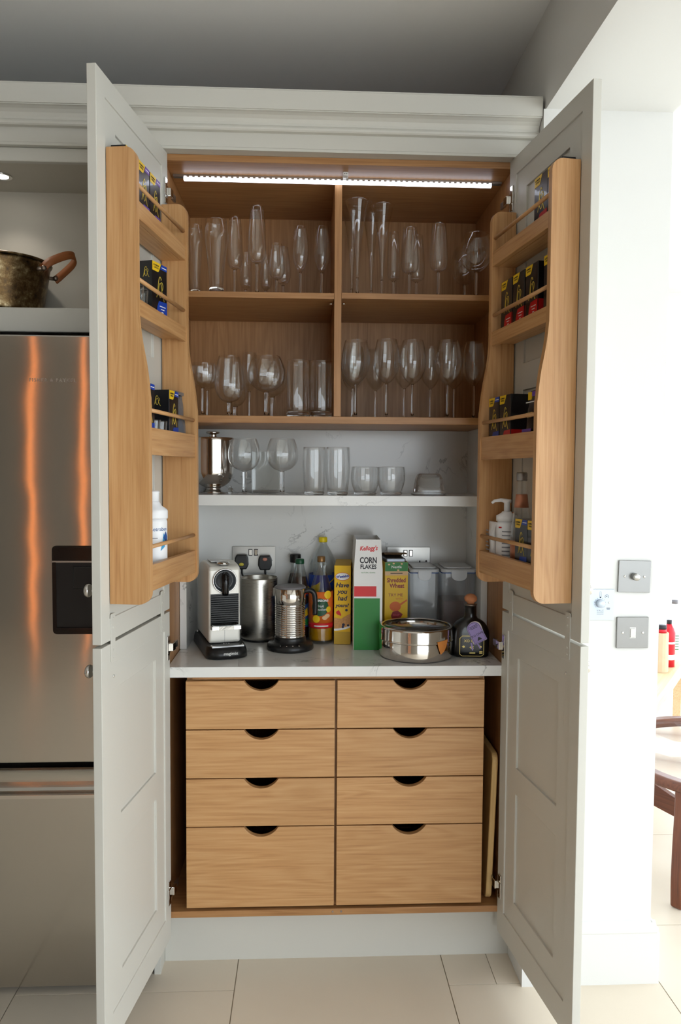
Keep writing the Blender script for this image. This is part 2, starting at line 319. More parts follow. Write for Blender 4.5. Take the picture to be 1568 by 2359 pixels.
def face_mx(origin, xdir, updir):
    x = Vector(xdir).normalized(); u = Vector(updir).normalized(); n = x.cross(u)
    return Matrix(((x.x, u.x, n.x, origin[0]), (x.y, u.y, n.y, origin[1]), (x.z, u.z, n.z, origin[2]), (0, 0, 0, 1)))
FRONT = lambda x, y, z: face_mx((x, y, z), (1, 0, 0), (0, 0, 1))         # faces local -Y
def text(name, body, size, material, parent, mw, shear=0.0, bold=0.0, align='CENTER', sx=1.0, space=1.0, line=1.0):
    cu = bpy.data.curves.new('lettering', 'FONT'); cu.body = body; cu.size = size; cu.align_x = align; cu.align_y = 'CENTER'; cu.shear = shear; cu.offset = bold; cu.extrude = 0.00015; cu.resolution_u = 3
    cu.space_character = space; cu.space_line = line
    to = bpy.data.objects.new('tmp', cu); C.objects.link(to)
    me = bpy.data.meshes.new_from_object(to.evaluated_get(bpy.context.evaluated_depsgraph_get())); bpy.data.objects.remove(to); bpy.data.curves.remove(cu)
    me.materials.clear(); me.materials.append(M[material]); me.name = name
    o = bpy.data.objects.new(name, me); C.objects.link(o); o.parent = parent; o.matrix_local = mw @ Matrix.Scale(sx, 4, (1, 0, 0)) if sx != 1 else mw
    return o
def smooth_curve(pts, n=6):
    out = []
    for i in range(len(pts)-1):
        p0, p1, p2, p3 = pts[max(i-1, 0)], pts[i], pts[i+1], pts[min(i+2, len(pts)-1)]
        for k in range(n):
            t = k/n; out.append(tuple(0.5*(2*b+(c-a)*t+(2*a-5*b+4*c-d)*t*t+(3*b-a-3*c+d)*t**3) for a, b, c, d in zip(p0, p1, p2, p3)))
    out.append(tuple(pts[-1])); return out
def rounded(x0, x1, z0, z1, r, n=5, corners=(1, 1, 1, 1)):
    # rounded rectangle polygon; corners: bottom-left, bottom-right, top-right, top-left
    P = []
    for (cx, cz, a0, on) in ((x0+r, z0+r, PI, corners[0]), (x1-r, z0+r, 1.5*PI, corners[1]), (x1-r, z1-r, 0, corners[2]), (x0+r, z1-r, 0.5*PI, corners[3])):
        if on:
            for k in range(n+1): a = a0+0.5*PI*k/n; P.append((cx+r*math.cos(a), cz+r*math.sin(a)))
        else: P.append((x0 if cx < (x0+x1)/2 else x1, z0 if cz < (z0+z1)/2 else z1))
    return P
# ================================================================== THE SETTING
fl = struct('floor', MB().box(-3.2, 4.02, -4.62, 3.02, -0.06, -0.003).build('floor', 'grout'))
TW = 0.637
tile_me = None
for k in range(-5, 7):
    y0 = (-0.088 if k % 2 else -0.45) - 7*TW
    for j in range(13):
        xa, ya = -0.302+k*TW, y0+j*TW
        if xa > 4.0 or xa+TW < -3.15 or ya > 3.0 or ya+TW < -4.6: continue
        if tile_me is None: tile_me = MB().box(0.0015, TW-0.0015, 0.0015, TW-0.0015, -0.02, 0.0).mesh('tile', 'limestone')
        o = bpy.data.objects.new('tile', tile_me); C.objects.link(o); o.parent = fl; o.location = (xa, ya, 0)
        if abs(xa-0.335) < 0.01 and abs(ya+0.088) < 0.01:      # the one cut to fit beside the plinth
            o.data = MB().box(0.0015, 0.1435, 0.0015, TW-0.0015, -0.02, 0.0).mesh('tile', 'limestone')
            o2 = bpy.data.objects.new('tile', MB().box(0.1455, TW-0.0015, 0.0015, TW-0.0015, -0.02, 0.0).mesh('tile', 'limestone')); C.objects.link(o2); o2.parent = fl; o2.location = (xa, ya, 0)
def wall(name, m, *d): return struct(name, MB().box(*d).build(name, m))
wall('ceiling', 'ceiling_paint', -3.2, 0.578, -4.62, 0.66, 2.845, 2.92)
wall('ceiling_beam', 'white_wall', 0.578, 0.946, -4.62, 0.66, 2.56, 2.92)
wall('wall_back', 'white_wall', -3.2, 0.572, 0.64, 0.74, 0, 2.92)
wall('wall_left', 'taupe_wall', -3.3, -3.2, -4.62, 0.74, 0, 2.92)
wall('wall_pillar', 'white_wall', 0.572, 0.946, -0.085, 3.02, 0, 2.56)
wall('wall_front', 'taupe_wall', -3.2, 0.0, -4.72, -4.62, 0, 2.92)
wall('wall_front_header', 'white_wall', 0.0, 4.02, -4.72, -4.62, 2.4, 2.92)
wall('wall_right_header', 'white_wall', 4.02, 4.12, -4.72, 3.12, 2.4, 2.92)
wall('wall_end_header', 'white_wall', 0.572, 4.12, 3.02, 3.12, 2.4, 2.92)
m_ = MB().box(0.946, 2.0, -4.62, 3.02, 2.8, 2.92).box(3.2, 4.02, -4.62, 3.02, 2.8, 2.92).box(2.0, 3.2, -4.62, -2.4, 2.8, 2.92).box(2.0, 3.2, 1.0, 3.02, 2.8, 2.92)
struct('ceiling_extension', m_.build('ceiling_extension', 'white_wall'))
def window(name, a, b, z0, z1, n, axis, w0, w1, pane_w):
    r = struct(name)
    def bar(*d):
        (p0, p1, q0, q1) = d
        return MB().box(p0, p1, w0, w1, q0, q1) if axis == 'X' else MB().box(w0, w1, p0, p1, q0, q1)
    for (d) in ((a, b, z0, z0+0.07), (a, b, z1-0.07, z1)): bar(*d).build('window_rail', 'window_frame_paint', r)
    for i in range(n+1):
        c = a+(b-a)*i/n; bar(c-0.035, c+0.035, z0+0.0702, z1-0.0702).build('window_stile', 'window_frame_paint', r)
    for i in range(n if pane_w else 0):
        c0, c1 = a+(b-a)*i/n+0.03, a+(b-a)*(i+1)/n-0.03; wm = (w0+w1)/2
        (MB().box(c0, c1, wm-pane_w, wm+pane_w, z0+0.06, z1-0.06) if axis == 'X' else MB().box(wm-pane_w, wm+pane_w, c0, c1, z0+0.06, z1-0.06)).build('pane', 'window_glass', r)
window('window_1', 0.0, 4.02, 0.0, 2.4, 4, 'X', -4.70, -4.64, 0)
window('window_2', -4.62, 3.02, 0.0, 2.4, 7, 'Y', 4.04, 4.10, 0)
window('window_3', 0.946, 4.02, 0.0, 2.4, 3, 'X', 3.04, 3.10, 0.004)
r = struct('window_4')
for i in range(5): MB().box(2.0, 3.2, -2.4+0.85*i-0.03, -2.4+0.85*i+0.03, 2.92, 3.0).build('rafter', 'window_frame_paint', r)
struct('ground_outside', MB().box(-14, 16, -16, 14, -0.2, -0.1).build('ground_outside', 'patio'))
# skirting round the end of the pillar
b = struct('baseboard_pillar')
def skirt(x0, x1, y0, y1):
    box('skirting_board', 'white_wall', b, x0, x1, y0, y1, 0, 0.156)
m = MB()
skirt(0.551, 0.967, -0.104, -0.085); skirt(0.551, 0.572, -0.085, 0.055); skirt(0.946, 0.967, -0.085, 3.0)
prof = [(-0.104, 0.156), (-0.106, 0.160), (-0.106, 0.166), (-0.101, 0.170), (-0.097, 0.180), (-0.0925, 0.186), (-0.085, 0.188), (-0.085, 0.156)]
MB().prism(prof, 'X', 0.560, 0.958).build('skirting_moulding', 'white_wall', b)
MB().prism([(0.946-(p+0.085), z) for p, z in prof], 'Y', -0.095, 3.0).build('skirting_moulding', 'white_wall', b)

# ================================================================== LARDER CABINET
cab = thing('larder_cabinet', 'tall open larder cabinet with cream doors, oak shelves and eight oak drawers', 'cabinet', (0, 0, 0))
for s in (-1, 1):
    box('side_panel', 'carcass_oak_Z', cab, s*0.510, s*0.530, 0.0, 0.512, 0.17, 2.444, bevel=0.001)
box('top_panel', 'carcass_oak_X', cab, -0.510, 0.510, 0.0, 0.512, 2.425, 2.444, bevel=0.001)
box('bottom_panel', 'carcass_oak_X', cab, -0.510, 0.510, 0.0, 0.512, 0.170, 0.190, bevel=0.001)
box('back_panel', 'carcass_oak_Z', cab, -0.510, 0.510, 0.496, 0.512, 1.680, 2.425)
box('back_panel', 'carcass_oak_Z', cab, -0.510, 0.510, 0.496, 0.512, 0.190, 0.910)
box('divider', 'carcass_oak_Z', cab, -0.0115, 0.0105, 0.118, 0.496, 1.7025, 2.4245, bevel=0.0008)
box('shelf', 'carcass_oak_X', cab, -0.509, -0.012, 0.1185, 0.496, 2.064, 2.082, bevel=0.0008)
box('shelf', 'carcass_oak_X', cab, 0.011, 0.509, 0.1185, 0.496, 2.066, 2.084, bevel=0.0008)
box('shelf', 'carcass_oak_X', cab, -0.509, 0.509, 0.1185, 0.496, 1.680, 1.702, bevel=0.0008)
for (x, z) in ((-0.02, 2.056), (0.019, 2.057)): MB().lathe([(0, -0.006), (0.003, -0.006), (0.003, 0.006), (0, 0.006)], 10, (x, 0.15, z), axis='X').build('shelf_pin', 'chrome', cab)
box('plinth', 'cream_paint', cab, -0.530, 0.551, 0.055, 0.075, 0.0, 0.17)
box('end_panel', 'cream_paint', cab, -0.551, -0.531, -0.009, 0.60, 0.0, 2.444, bevel=0.001)
box('end_panel', 'cream_paint', cab, 0.5305, 0.5505, -0.005, 0.60, 0.19, 2.444, bevel=0.001)
box('scribe_filler', 'cream_paint', cab, 0.5505, 0.5715, -0.004, 0.02, 0.19, 2.444)
for x in (-0.010, 0.016): MB().lathe([(0, 0), (0.0035, 0), (0.003, 0.0012), (0, 0.0016)], 14, (x, 0, 0.181), axis='Y').build('bumper_pad', 'tub_plastic', cab)
# drawers
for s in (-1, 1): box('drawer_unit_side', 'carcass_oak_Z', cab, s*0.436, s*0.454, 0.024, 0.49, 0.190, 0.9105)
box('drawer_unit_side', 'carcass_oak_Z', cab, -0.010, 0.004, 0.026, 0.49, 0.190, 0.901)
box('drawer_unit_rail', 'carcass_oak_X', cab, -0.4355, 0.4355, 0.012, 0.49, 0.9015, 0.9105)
rows = ((0.752, 0.8985), (0.6015, 0.7485), (0.4515, 0.598), (0.1985, 0.448))
for (x0, x1, xc) in ((-0.455, -0.0065, -0.229), (0.0005, 0.4505, 0.223)):
    for (z0, z1) in rows:
        hw, dp = 0.052, 0.030; R = (hw*hw+dp*dp)/(2*dp); a0 = math.asin(hw/R)
        P = [(x0, z0), (x1, z0), (x1, z1)]+[(xc+R*math.sin(a), z1+R-dp-R*math.cos(a)) for a in [a0-2*a0*i/20 for i in range(21)]]+[(x0, z1)]
        d = MB().prism(P, 'Y', 0.003, 0.022).build('drawer', 'oak_X', cab, bevel=0.0012)
        bx = MB().box(x0+0.022, x1-0.022, 0.0225, 0.030, z0+0.02, z1-0.036)
        bx.build('drawer_box_front', 'carcass_oak_X', d)
        for sx in (x0+0.022, x1-0.034): MB().box(sx, sx+0.012, 0.0305, 0.46, z0+0.02, z1-0.036).build('drawer_box_side', 'carcass_oak_Y', d)
        MB().box(x0+0.035, x1-0.035, 0.0305, 0.46, z0+0.012, z0+0.02).build('drawer_base', 'carcass_oak_Y', d)
# doors
HL, HR = Vector((-0.5, -0.0034, 0)), Vector((0.5, -0.0003, 0)); AL, AR, DW = 0.14933, 0.13328, 0.4872
def door_mx(side):
    if side == 'L': d = Vector((-math.sin(AL), -math.cos(AL), 0)); h = HL
    else: d = Vector((math.sin(AR), -math.cos(AR), 0)); h = HR
    return Matrix.Translation(h) @ Matrix.Rotation(math.atan2(d.y, d.x), 4, 'Z')
def door_pt(side, t, n, z): return door_mx(side) @ Vector((t, n if side == 'L' else -n, z))
def relief(s, ts, zs, H, back):
    # plate with stepped panels: H[i][j] is the height of each cell above the back
    mb = MB(); n, k = len(ts)-1, len(zs)-1; y = lambda v: v*s
    for i in range(n):
        for j in range(k):
            h = H(i, j); mb.add([(ts[i], y(h), zs[j]), (ts[i+1], y(h), zs[j]), (ts[i+1], y(h), zs[j+1]), (ts[i], y(h), zs[j+1])], [(0, 1, 2, 3)])
            if i+1 < n and H(i+1, j) != h: g = H(i+1, j); mb.add([(ts[i+1], y(h), zs[j]), (ts[i+1], y(g), zs[j]), (ts[i+1], y(g), zs[j+1]), (ts[i+1], y(h), zs[j+1])], [(0, 1, 2, 3)])
            if j+1 < k and H(i, j+1) != h: g = H(i, j+1); mb.add([(ts[i], y(h), zs[j+1]), (ts[i], y(g), zs[j+1]), (ts[i+1], y(g), zs[j+1]), (ts[i+1], y(h), zs[j+1])], [(0, 1, 2, 3)])
    T0, T1, Z0, Z1 = ts[0], ts[-1], zs[0], zs[-1]
    for i in range(n):
        for z in (Z0, Z1): mb.add([(ts[i], y(back), z), (ts[i+1], y(back), z), (ts[i+1], 0, z), (ts[i], 0, z)], [(0, 1, 2, 3)])
        for j in range(k): mb.add([(ts[i], y(back), zs[j]), (ts[i+1], y(back), zs[j]), (ts[i+1], y(back), zs[j+1]), (ts[i], y(back), zs[j+1])], [(0, 1, 2, 3)])
    for j in range(k):
        for t in (T0, T1): mb.add([(t, y(back), zs[j]), (t, 0, zs[j]), (t, 0, zs[j+1]), (t, y(back), zs[j+1])], [(0, 1, 2, 3)])
    return mb
for side in 'LR':
    s = 1 if side == 'L' else -1; MX = door_mx(side); B = lambda *d: MB().box(d[0], d[1], s*d[2], s*d[3], d[4], d[5])
    ts = [0, 0.046, 0.112, 0.368, 0.437, DW]
    for (zs, lo) in (([1.120, 1.174, 1.232, 1.765, 1.842, 2.336, 2.392, 2.444], False), ([0.1135, 0.192, 0.262, 0.590, 0.667, 0.993, 1.060, 1.112], True)):
        nz = len(zs)-1
        H = lambda i, j: 0.0 if i in (0, 4) or j in (0, nz-1) else (-0.010 if i == 2 and j in (2, 4) else -0.004)
        d = relief(s, ts, zs, H, -0.022).build('door', 'cream_paint', cab, MX, bevel=0.0013)
        kz = 1.048 if lo else 1.243
        kb = MB().lathe(smooth_curve([(0.0, 0.0), (0.008, 0.0), (0.006, 0.008), (0.007, 0.014), (0.0145, 0.019), (0.016, 0.025), (0.012, 0.031), (0.0, 0.033)], 3), 20, (0, 0, 0), axis='Y')
        kb.v = [((0.452 if s > 0 else 0.432)+x, s*(-0.022+y), kz+z) for x, y, z in kb.v]; kb.build('knob', 'chrome', d)
        for hz in ((1.006, 0.262) if lo else (2.331, 1.80)):
            hm = B(0.012, 0.030, 0.0002, 0.004, hz-0.036, hz+0.036); hm.add(*[(B(0.010, 0.034, 0.0002, 0.006, hz-0.014, hz+0.014)).v, [(0,3,2,1),(4,5,6,7),(0,1,5,4),(1,2,6,5),(2,3,7,6),(3,0,4,7)]])
            hm.build('hinge_plate', 'chrome', d, bevel=0.001)
            B(-0.016, 0.0095, 0.004, 0.013, hz-0.012, hz+0.012).build('hinge_knuckle', 'chrome', d, bevel=0.0015)
            B(-0.052, -0.0165, 0.0015, 0.008, hz-0.010, hz+0.010).build('hinge_arm', 'satin_steel', d, bevel=0.0012)
        if lo: MB().lathe([(0, 0), (0.004, 0), (0.0035, 0.002), (0, 0.0025)], 14, (0, 0, 0), axis='Y').build('door_bumper', 'chrome', d, Matrix.Translation((0.409, -0.0039*s, 1.027)) @ Matrix.Rotation(PI if s > 0 else 0, 4, 'Z'))
        else:
            for (t0, t1) in ((0.409, 0.436), (0.054, 0.081)):
                pm = MB().prism(rounded(t0, t1, 1.066, 1.184, 0.005), 'Y', s*0.0002, s*0.0022).build('joining_plate', 'cream_paint', d, bevel=0.0006)
                for zz in (1.078, 1.095, 1.150, 1.172): MB().lathe([(0, 0.0), (0.0032, 0), (0.0028, 0.0009), (0, 0.0011)], 10, (0, 0, 0), axis='Y').build('screw_head', 'cream_paint', d, Matrix.Translation(((t0+t1)/2, s*0.0022, zz)) @ Matrix.Rotation(PI if s > 0 else 0, 4, 'Z'))
    # oak rack on the inside of the upper door
    rk = part('door_rack', cab); rk.matrix_local = MX
    S = smooth_curve([(0.1, 1.30), (0.1, 1.66), (0.0985, 1.71), (0.091, 1.775), (0.080, 1.835), (0.0742, 1.885), (0.073, 1.93), (0.073, 2.2)], 5)
    P = [(0.0003, 1.209)]+[(0.1-0.028+0.028*math.sin(a), 1.209+0.028-0.028*math.cos(a)) for a in [0.5*PI*i/6 for i in range(7)]]+S+[(0.073-0.028+0.028*math.cos(a), 2.28-0.028+0.028*math.sin(a)) for a in [0.5*PI*i/6 for i in range(7)]]+[(0.0003, 2.28)]
    for (t0, t1) in ((0.418, 0.436), (0.037, 0.055)): MB().prism([(s*n, z) for n, z in P], 'X', t0, t1).build('rack_side', 'oak_Z', rk, bevel=0.0016)
    for i, (zb, zt, nf, zs_) in enumerate(((2.122, 2.163, 0.0705, 2.140), (1.896, 1.935, 0.0705, 1.922), (1.567, 1.632, 0.0965, 1.591), (1.238, 1.302, 0.0965, 1.256))):
        B(0.0555, 0.4175, 0.0004, nf-0.0155, zs_-0.018, zs_).build('rack_shelf', 'oak_X', rk)
        B(0.0555, 0.4175, nf-0.015, nf, zb, zt).build('rack_lip', 'oak_X', rk, bevel=0.0012)
        rz = (2.204, 1.984, 1.674, 1.345)[i]; rn = (0.0635, 0.0635, 0.0905, 0.0905)[i]
        MB().tube([(0.054, s*rn, rz), (0.419, s*rn, rz)], 0.0052, 12).build('rail', 'oak_X', rk)
# ------------------------------------------------------------------ quartz
wt = tag(box('quartz_worktop', 'quartz', None, -0.5085, 0.5085, -0.001, 0.4745, 0.911, 0.943, bevel=0.0015), 'white veined quartz worktop above the oak drawers', 'worktop')
sp = thing('quartz_splashback', 'white veined quartz panels lining the back and sides of the worktop recess', 'splashback', (0, 0.47, 0.943))
def qb(nm, *d): return MB().box(d[0], d[1], d[2]-0.47, d[3]-0.47, d[4]-0.943, d[5]-0.943).build(nm, 'quartz', sp, bevel=0.001)
qb('back_slab', -0.509, 0.509, 0.4755, 0.4955, 0.9435, 1.6795)
for s in (-1, 1): qb('side_slab', s*0.487, s*0.509, 0.229, 0.475, 0.9435, 1.6795)
tag(box('quartz_shelf', 'quartz', None, -0.4865, 0.4865, 0.128, 0.4750, 1.422, 1.455, bevel=0.0012), 'white quartz shelf carrying steel shaker, balloon glasses and tumblers', 'shelf')
# ------------------------------------------------------------------ led strip under the larder top
led = thing('led_strip_light', 'lit white led strip under the larder top panel', 'light', (0, 0.105, 2.425))
box('channel', 'satin_steel', led, -0.502, 0.502, -0.007, 0.007, -0.003, -0.0005)
for yy in (-0.007, 0.0055): box('channel_wall', 'satin_steel', led, -0.502, 0.502, yy, yy+0.0015, -0.0085, -0.003)
M['led_chip'] = M['led_white'].copy(); M['led_chip'].name = 'led_chip'; M['led_chip'].cycles.emission_sampling = 'NONE'
dm = MB().box(-0.0040, 0.0040, -0.0092, -0.0072, -0.0110, -0.0062).mesh('led', 'led_chip')
for i in range(57):
    o = bpy.data.objects.new('led', dm); C.objects.link(o); o.parent = led; o.location = (-0.465+0.93*i/56, 0, 0)
box('diffuser', 'led_white', led, -0.470, 0.470, -0.0053, 0.0053, -0.0165, -0.0078)
sn = thing('door_sensor', 'small white door sensor clip on the larder top beside the led strip', 'sensor', (0.018, 0.06, 2.425))
box('sensor_body', 'white_plastic', sn, -0.008, 0.008, -0.012, 0.012, -0.012, -0.0005, bevel=0.002); box('sensor_clip', 'chrome', sn, -0.007, 0.007, 0.013, 0.036, -0.004, -0.0005)
for x in (-0.003, 0.003): MB().lathe([(0, 0), (0.0014, 0), (0.0014, 0.0006), (0, 0.0006)], 8, (x, -0.012, -0.007), axis='Y').build('sensor_eye', 'black_plastic', sn)
# ------------------------------------------------------------------ cornice over the whole run
P = [(-0.035, 2.4445), (-0.035, 2.452), (-0.033, 2.454), (-0.033, 2.494), (-0.047, 2.4945), (-0.0505, 2.498), (-0.0515, 2.503), (-0.0495, 2.508), (-0.046, 2.511), (-0.047, 2.518), (-0.052, 2.527), (-0.061, 2.534), (-0.070, 2.5375), (-0.0765, 2.5385), (-0.0765, 2.541), (-0.080, 2.5415), (-0.080, 2.592), (-0.0785, 2.594), (-0.0785, 2.597), (0.02, 2.597), (0.02, 2.4445)]
tag(MB().prism(P, 'X', -1.66, 0.5705).build('cornice', 'cream_paint'), 'long cream moulded cornice above the larder and fridge housing', 'cornice')
# ------------------------------------------------------------------ fridge housing and fridge
fh = thing('fridge_housing', 'cream open display niche above the steel fridge', 'cabinet', (-1.08, 0.1, 0))
def fb(nm, m, *d, bevel=0.0): return MB().box(d[0]+1.08, d[1]+1.08, d[2]-0.1, d[3]-0.1, d[4], d[5]).build(nm, m, fh, bevel=bevel)
fb('top_rail', 'cream_paint', -1.62, -0.5515, -0.02, 0.0, 2.405, 2.444, bevel=0.003)
fb('niche_ceiling', 'niche_paint', -1.62, -0.5515, 0.0, 0.24, 2.410, 2.43)
fb('niche_back', 'niche_paint', -1.62, -0.5515, 0.24, 0.255, 1.96, 2.43)
fb('niche_floor', 'niche_paint', -1.62, -0.5515, 0.0, 0.24, 1.975, 1.994)
fb('bottom_rail', 'cream_paint', -1.62, -0.5515, -0.02, 0.0, 1.926, 1.995, bevel=0.003)
fb('housing_side', 'cream_paint', -1.64, -1.62, -0.02, 0.6, 0, 2.444)
fb('upper_back', 'niche_paint', -1.62, -0.5515, 0.256, 0.6, 1.94, 1.96)
dl = thing('niche_downlight', 'round recessed downlight glowing in the niche ceiling above the pan', 'light', tuple(atZ(3, 405, 2.410)))
dl.location.z = 2.410
MB().lathe([(0.020, -0.0005), (0.031, -0.0005), (0.031, -0.003), (0.029, -0.0045), (0.021, -0.0035), (0.020, -0.0005)], 32).build('bezel', 'chrome', dl); MB().lathe([(0, -0.001), (0.0198, -0.001), (0.0198, -0.003), (0, -0.003)], 28).build('lens', 'lamp_white', dl)
l_ = bpy.data.lights.new('downlight_beam', 'SPOT'); l_.energy = 1.6; l_.spot_size = 1.9; l_.spot_blend = 0.7; l_.color = (1, 0.93, 0.82); l_.shadow_soft_size = 0.02
lo_ = bpy.data.objects.new('downlight_beam', l_); C.objects.link(lo_); lo_.parent = dl; lo_.location = (0, 0, -0.008)
fr = thing('fridge_freezer', 'brushed stainless steel fridge freezer with black water dispenser', 'fridge', (-1.02, 0.25, 0))
def rb(nm, m, *d, bevel=0.0, seg=2, par=None): return MB().box(d[0]+1.02, d[1]+1.02, d[2]-0.25, d[3]-0.25, d[4], d[5]).build(nm, m, par or fr, bevel=bevel, seg=seg)
rb('cabinet_body', 'dark_gap', -1.47, -0.562, -0.028, 0.58, 0.03, 1.90)
fd = rb('door', 'fridge_steel', -1.475, -0.558, -0.085, -0.03, 0.6885, 1.906, bevel=0.004)
Q = smooth_curve([(-0.080, 0.672), (-0.066, 0.660), (-0.060, 0.640), (-0.061, 0.618), (-0.070, 0.601), (-0.084, 0.5965)], 4)
PF = [(-0.03, 0.024), (-0.085, 0.024), (-0.085, 0.583), (-0.0865, 0.5955)]+Q[::-1]+[(-0.03, 0.672)]
MB().prism([(y-0.25, z) for y, z in PF], 'X', -0.455, 0.462).build('freezer_drawer', 'fridge_steel', fr)
rb('drawer_lip', 'polished_steel', -1.474, -0.559, -0.0885, -0.0855, 0.584, 0.5955, bevel=0.001)
for x in (-1.4, -0.63): MB().lathe([(0, 0), (0.02, 0), (0.02, 0.03), (0, 0.03)], 16, (x+1.02, 0, 0)).build('foot', 'black_plastic', fr)
xd, zd0, zd1 = atY(120, 1300, -0.085).x, atY(121, 1461, -0.085).z, atY(121, 1257, -0.085).z
dw = 0.245
MB().prism(rounded(xd+1.02, xd+dw+1.02, zd0, zd1, 0.012), 'Y', -0.0862-0.25, -0.0855-0.25).build('dispenser_bezel', 'gloss_black', fr)
zm = atY(150, 1295, -0.085).z
ds = part('dispenser', fr)
rb('bay_back', 'black_plastic', xd+0.012, xd+dw-0.012, -0.0868, -0.0864, zd0+0.02, zm-0.002, par=ds)
for (d) in ((xd+0.003, xd+0.012, zd0+0.012, zm), (xd+dw-0.012, xd+dw-0.003, zd0+0.012, zm)): rb('bay_side', 'gloss_black', d[0], d[1], -0.0885, -0.0864, d[2], d[3], par=ds)
rb('trim_strip', 'satin_steel', xd+0.001, xd+dw-0.001, -0.0885, -0.0863, zm-0.001, zm+0.004, par=ds)
rb('control_panel', 'gloss_black', xd+0.003, xd+dw-0.003, -0.0885, -0.0863, zm+0.005, zd1-0.003, par=ds, bevel=0.001)
rb('paddle', 'black_plastic', xd+0.06, xd+0.13, -0.092, -0.087, zm-0.075, zm-0.012, par=ds, bevel=0.003)
rb('drip_tray', 'gloss_black', xd+0.012, xd+dw-0.012, -0.094, -0.0865, zd0+0.008, zd0+0.02, par=ds, bevel=0.001)
tz = atY(121, 876, -0.085)
text('brand_lettering', 'FISHER & PAYKEL', 0.0135, 'satin_steel', fd, FRONT(tz.x+1.02, -0.0853-0.25, tz.z), space=1.28, bold=0.0002)
# ================================================================== GLASSWARE
def bowl_mesh(prof, th, zin, seg=36):
    out = smooth_curve(prof, 5); R0 = out[-1]
    inner = [(max(r-th, 0.0), z) for r, z in out if z > zin]
    pr = [(0, out[0][1])]+out+[(R0[0]-th*0.5, R0[1]+th*0.4)]+inner[::-1]+[(0, zin)]
    return MB().lathe(pr, seg)
KIND = {   # bowl outline (share of radius, share of height), foot share of radius, stem radius
    'wine': ([(0.10, 0.44), (0.42, 0.475), (0.80, 0.56), (1.0, 0.69), (0.97, 0.82), (0.86, 0.93), (0.77, 1.0)], 0.86, 0.0040),
    'tulip': ([(0.13, 0.36), (0.45, 0.405), (0.88, 0.52), (1.0, 0.66), (0.92, 0.83), (0.78, 0.95), (0.70, 1.0)], 1.25, 0.0042),
    'tulip_cup': ([(0.16, 0.36), (0.80, 0.40), (1.0, 0.48), (0.98, 0.62), (0.88, 0.82), (0.72, 1.0)], 1.2, 0.0048),
    'trumpet': ([(0.13, 0.20), (0.17, 0.32), (0.26, 0.48), (0.44, 0.68), (0.70, 0.86), (1.0, 1.0)], 0.95, 0.0042),
    'copita': ([(0.18, 0.34), (0.75, 0.40), (1.0, 0.52), (0.9, 0.72), (0.72, 0.90), (0.66, 1.0)], 1.05, 0.0045),
    'coupe': ([(0.12, 0.55), (0.55, 0.585), (0.88, 0.68), (1.0, 0.82), (0.96, 1.0)], 0.95, 0.0045),
    'balloon': ([(0.10, 0.42), (0.50, 0.455), (0.88, 0.56), (1.0, 0.70), (0.93, 0.86), (0.74, 1.0)], 0.85, 0.0052),
    'snifter': ([(0.16, 0.24), (0.60, 0.29), (0.93, 0.42), (1.0, 0.56), (0.88, 0.80), (0.72, 1.0)], 0.75, 0.0075),
    'pilsner': ([(0.58, 0.09), (0.60, 0.14), (0.66, 0.28), (0.80, 0.50), (0.97, 0.74), (0.98, 0.88), (0.88, 1.0)], 0.78, 0.016)}
cache = {}
def glass(kind, px, top, wpx, Y, z, name, label, group, cat='glass', stem=None):
    p = atY(px, top, Y); H = p.z-z; R = 0.5*wpx/(FPX/((p-CAM).dot(FW)))
    key = (kind, round(H, 2), round(R, 3))
    if key in cache: return dup(cache[key], (p.x, Y, z), random.uniform(0, 6), label, group)
    prof, fs, sr = KIND[kind]; sr = stem or sr; t = thing(name, label, cat, (p.x, Y, z), 0, group); cache[key] = t
    pr = [(max(a*R, sr), h*H) for a, h in prof]; zb = pr[0][1]
    bowl_mesh(pr, 0.0011, zb+0.006).build('bowl', 'clear_glass', t)
    fr_ = fs*R
    if kind == 'pilsner':
        MB().lathe([(0, 0.0005), (fr_, 0.0005), (fr_, 0.004), (fr_*0.86, 0.008), (pr[0][0], zb-0.0003), (0, zb-0.0003)], 36).build('foot', 'solid_glass', t)
    else:
        MB().lathe([(0, 0.0005), (fr_, 0.0005), (fr_, 0.0016), (fr_*0.5, 0.0030), (sr*1.5, 0.0065), (sr*1.15, 0.0095), (0, 0.0095)], 36).build('foot', 'clear_glass', t)
        MB().lathe([(0, 0.0096), (sr*1.1, 0.0096), (sr, 0.02), (sr*0.92, zb*0.6), (sr, zb-0.004), (sr, zb-0.0002), (0, zb-0.0002)], 16).build('stem', 'solid_glass', t)
    return t
def tumbler(px, top, wpx, Y, z, name, label, group, base=0.012, belly=0.0, taper=1.0):
    p = atY(px, top, Y); H = p.z-z; R = 0.5*wpx/(FPX/((p-CAM).dot(FW))); key = ('t', base, round(H, 2), round(R, 3))
    if key in cache: return dup(cache[key], (p.x, Y, z), random.uniform(0, 6), label, group)
    t = thing(name, label, 'glass', (p.x, Y, z), 0, group); cache[key] = t; Rb = R*taper
    pr = [(Rb-0.004, base), (Rb, base+0.006), (R+belly, H*0.55), (R, H)]
    bowl_mesh(pr, 0.0016, base+0.001, 40).build('wall', 'clear_glass', t)
    MB().lathe([(0, 0.0006), (Rb-0.004, 0.0006), (Rb-0.001, 0.003), (Rb-0.0005, base*0.8), (Rb-0.004, base-0.0002), (0, base-0.0002)], 40).build('base', 'solid_glass', t)
    return t
Z1, Z1R, Z2, Z3 = 2.082, 2.084, 1.702, 1.455
g = 'beer and sparkling glasses in the top left compartment'
glass('pilsner', 449, 520, 37, 0.20, Z1, 'beer_glass', 'footed pilsner glass farthest left on the top left oak shelf', g)
glass('pilsner', 498, 508, 54, 0.17, Z1, 'beer_glass', 'large flared pilsner glass with thick foot, second from left on top left shelf', g)
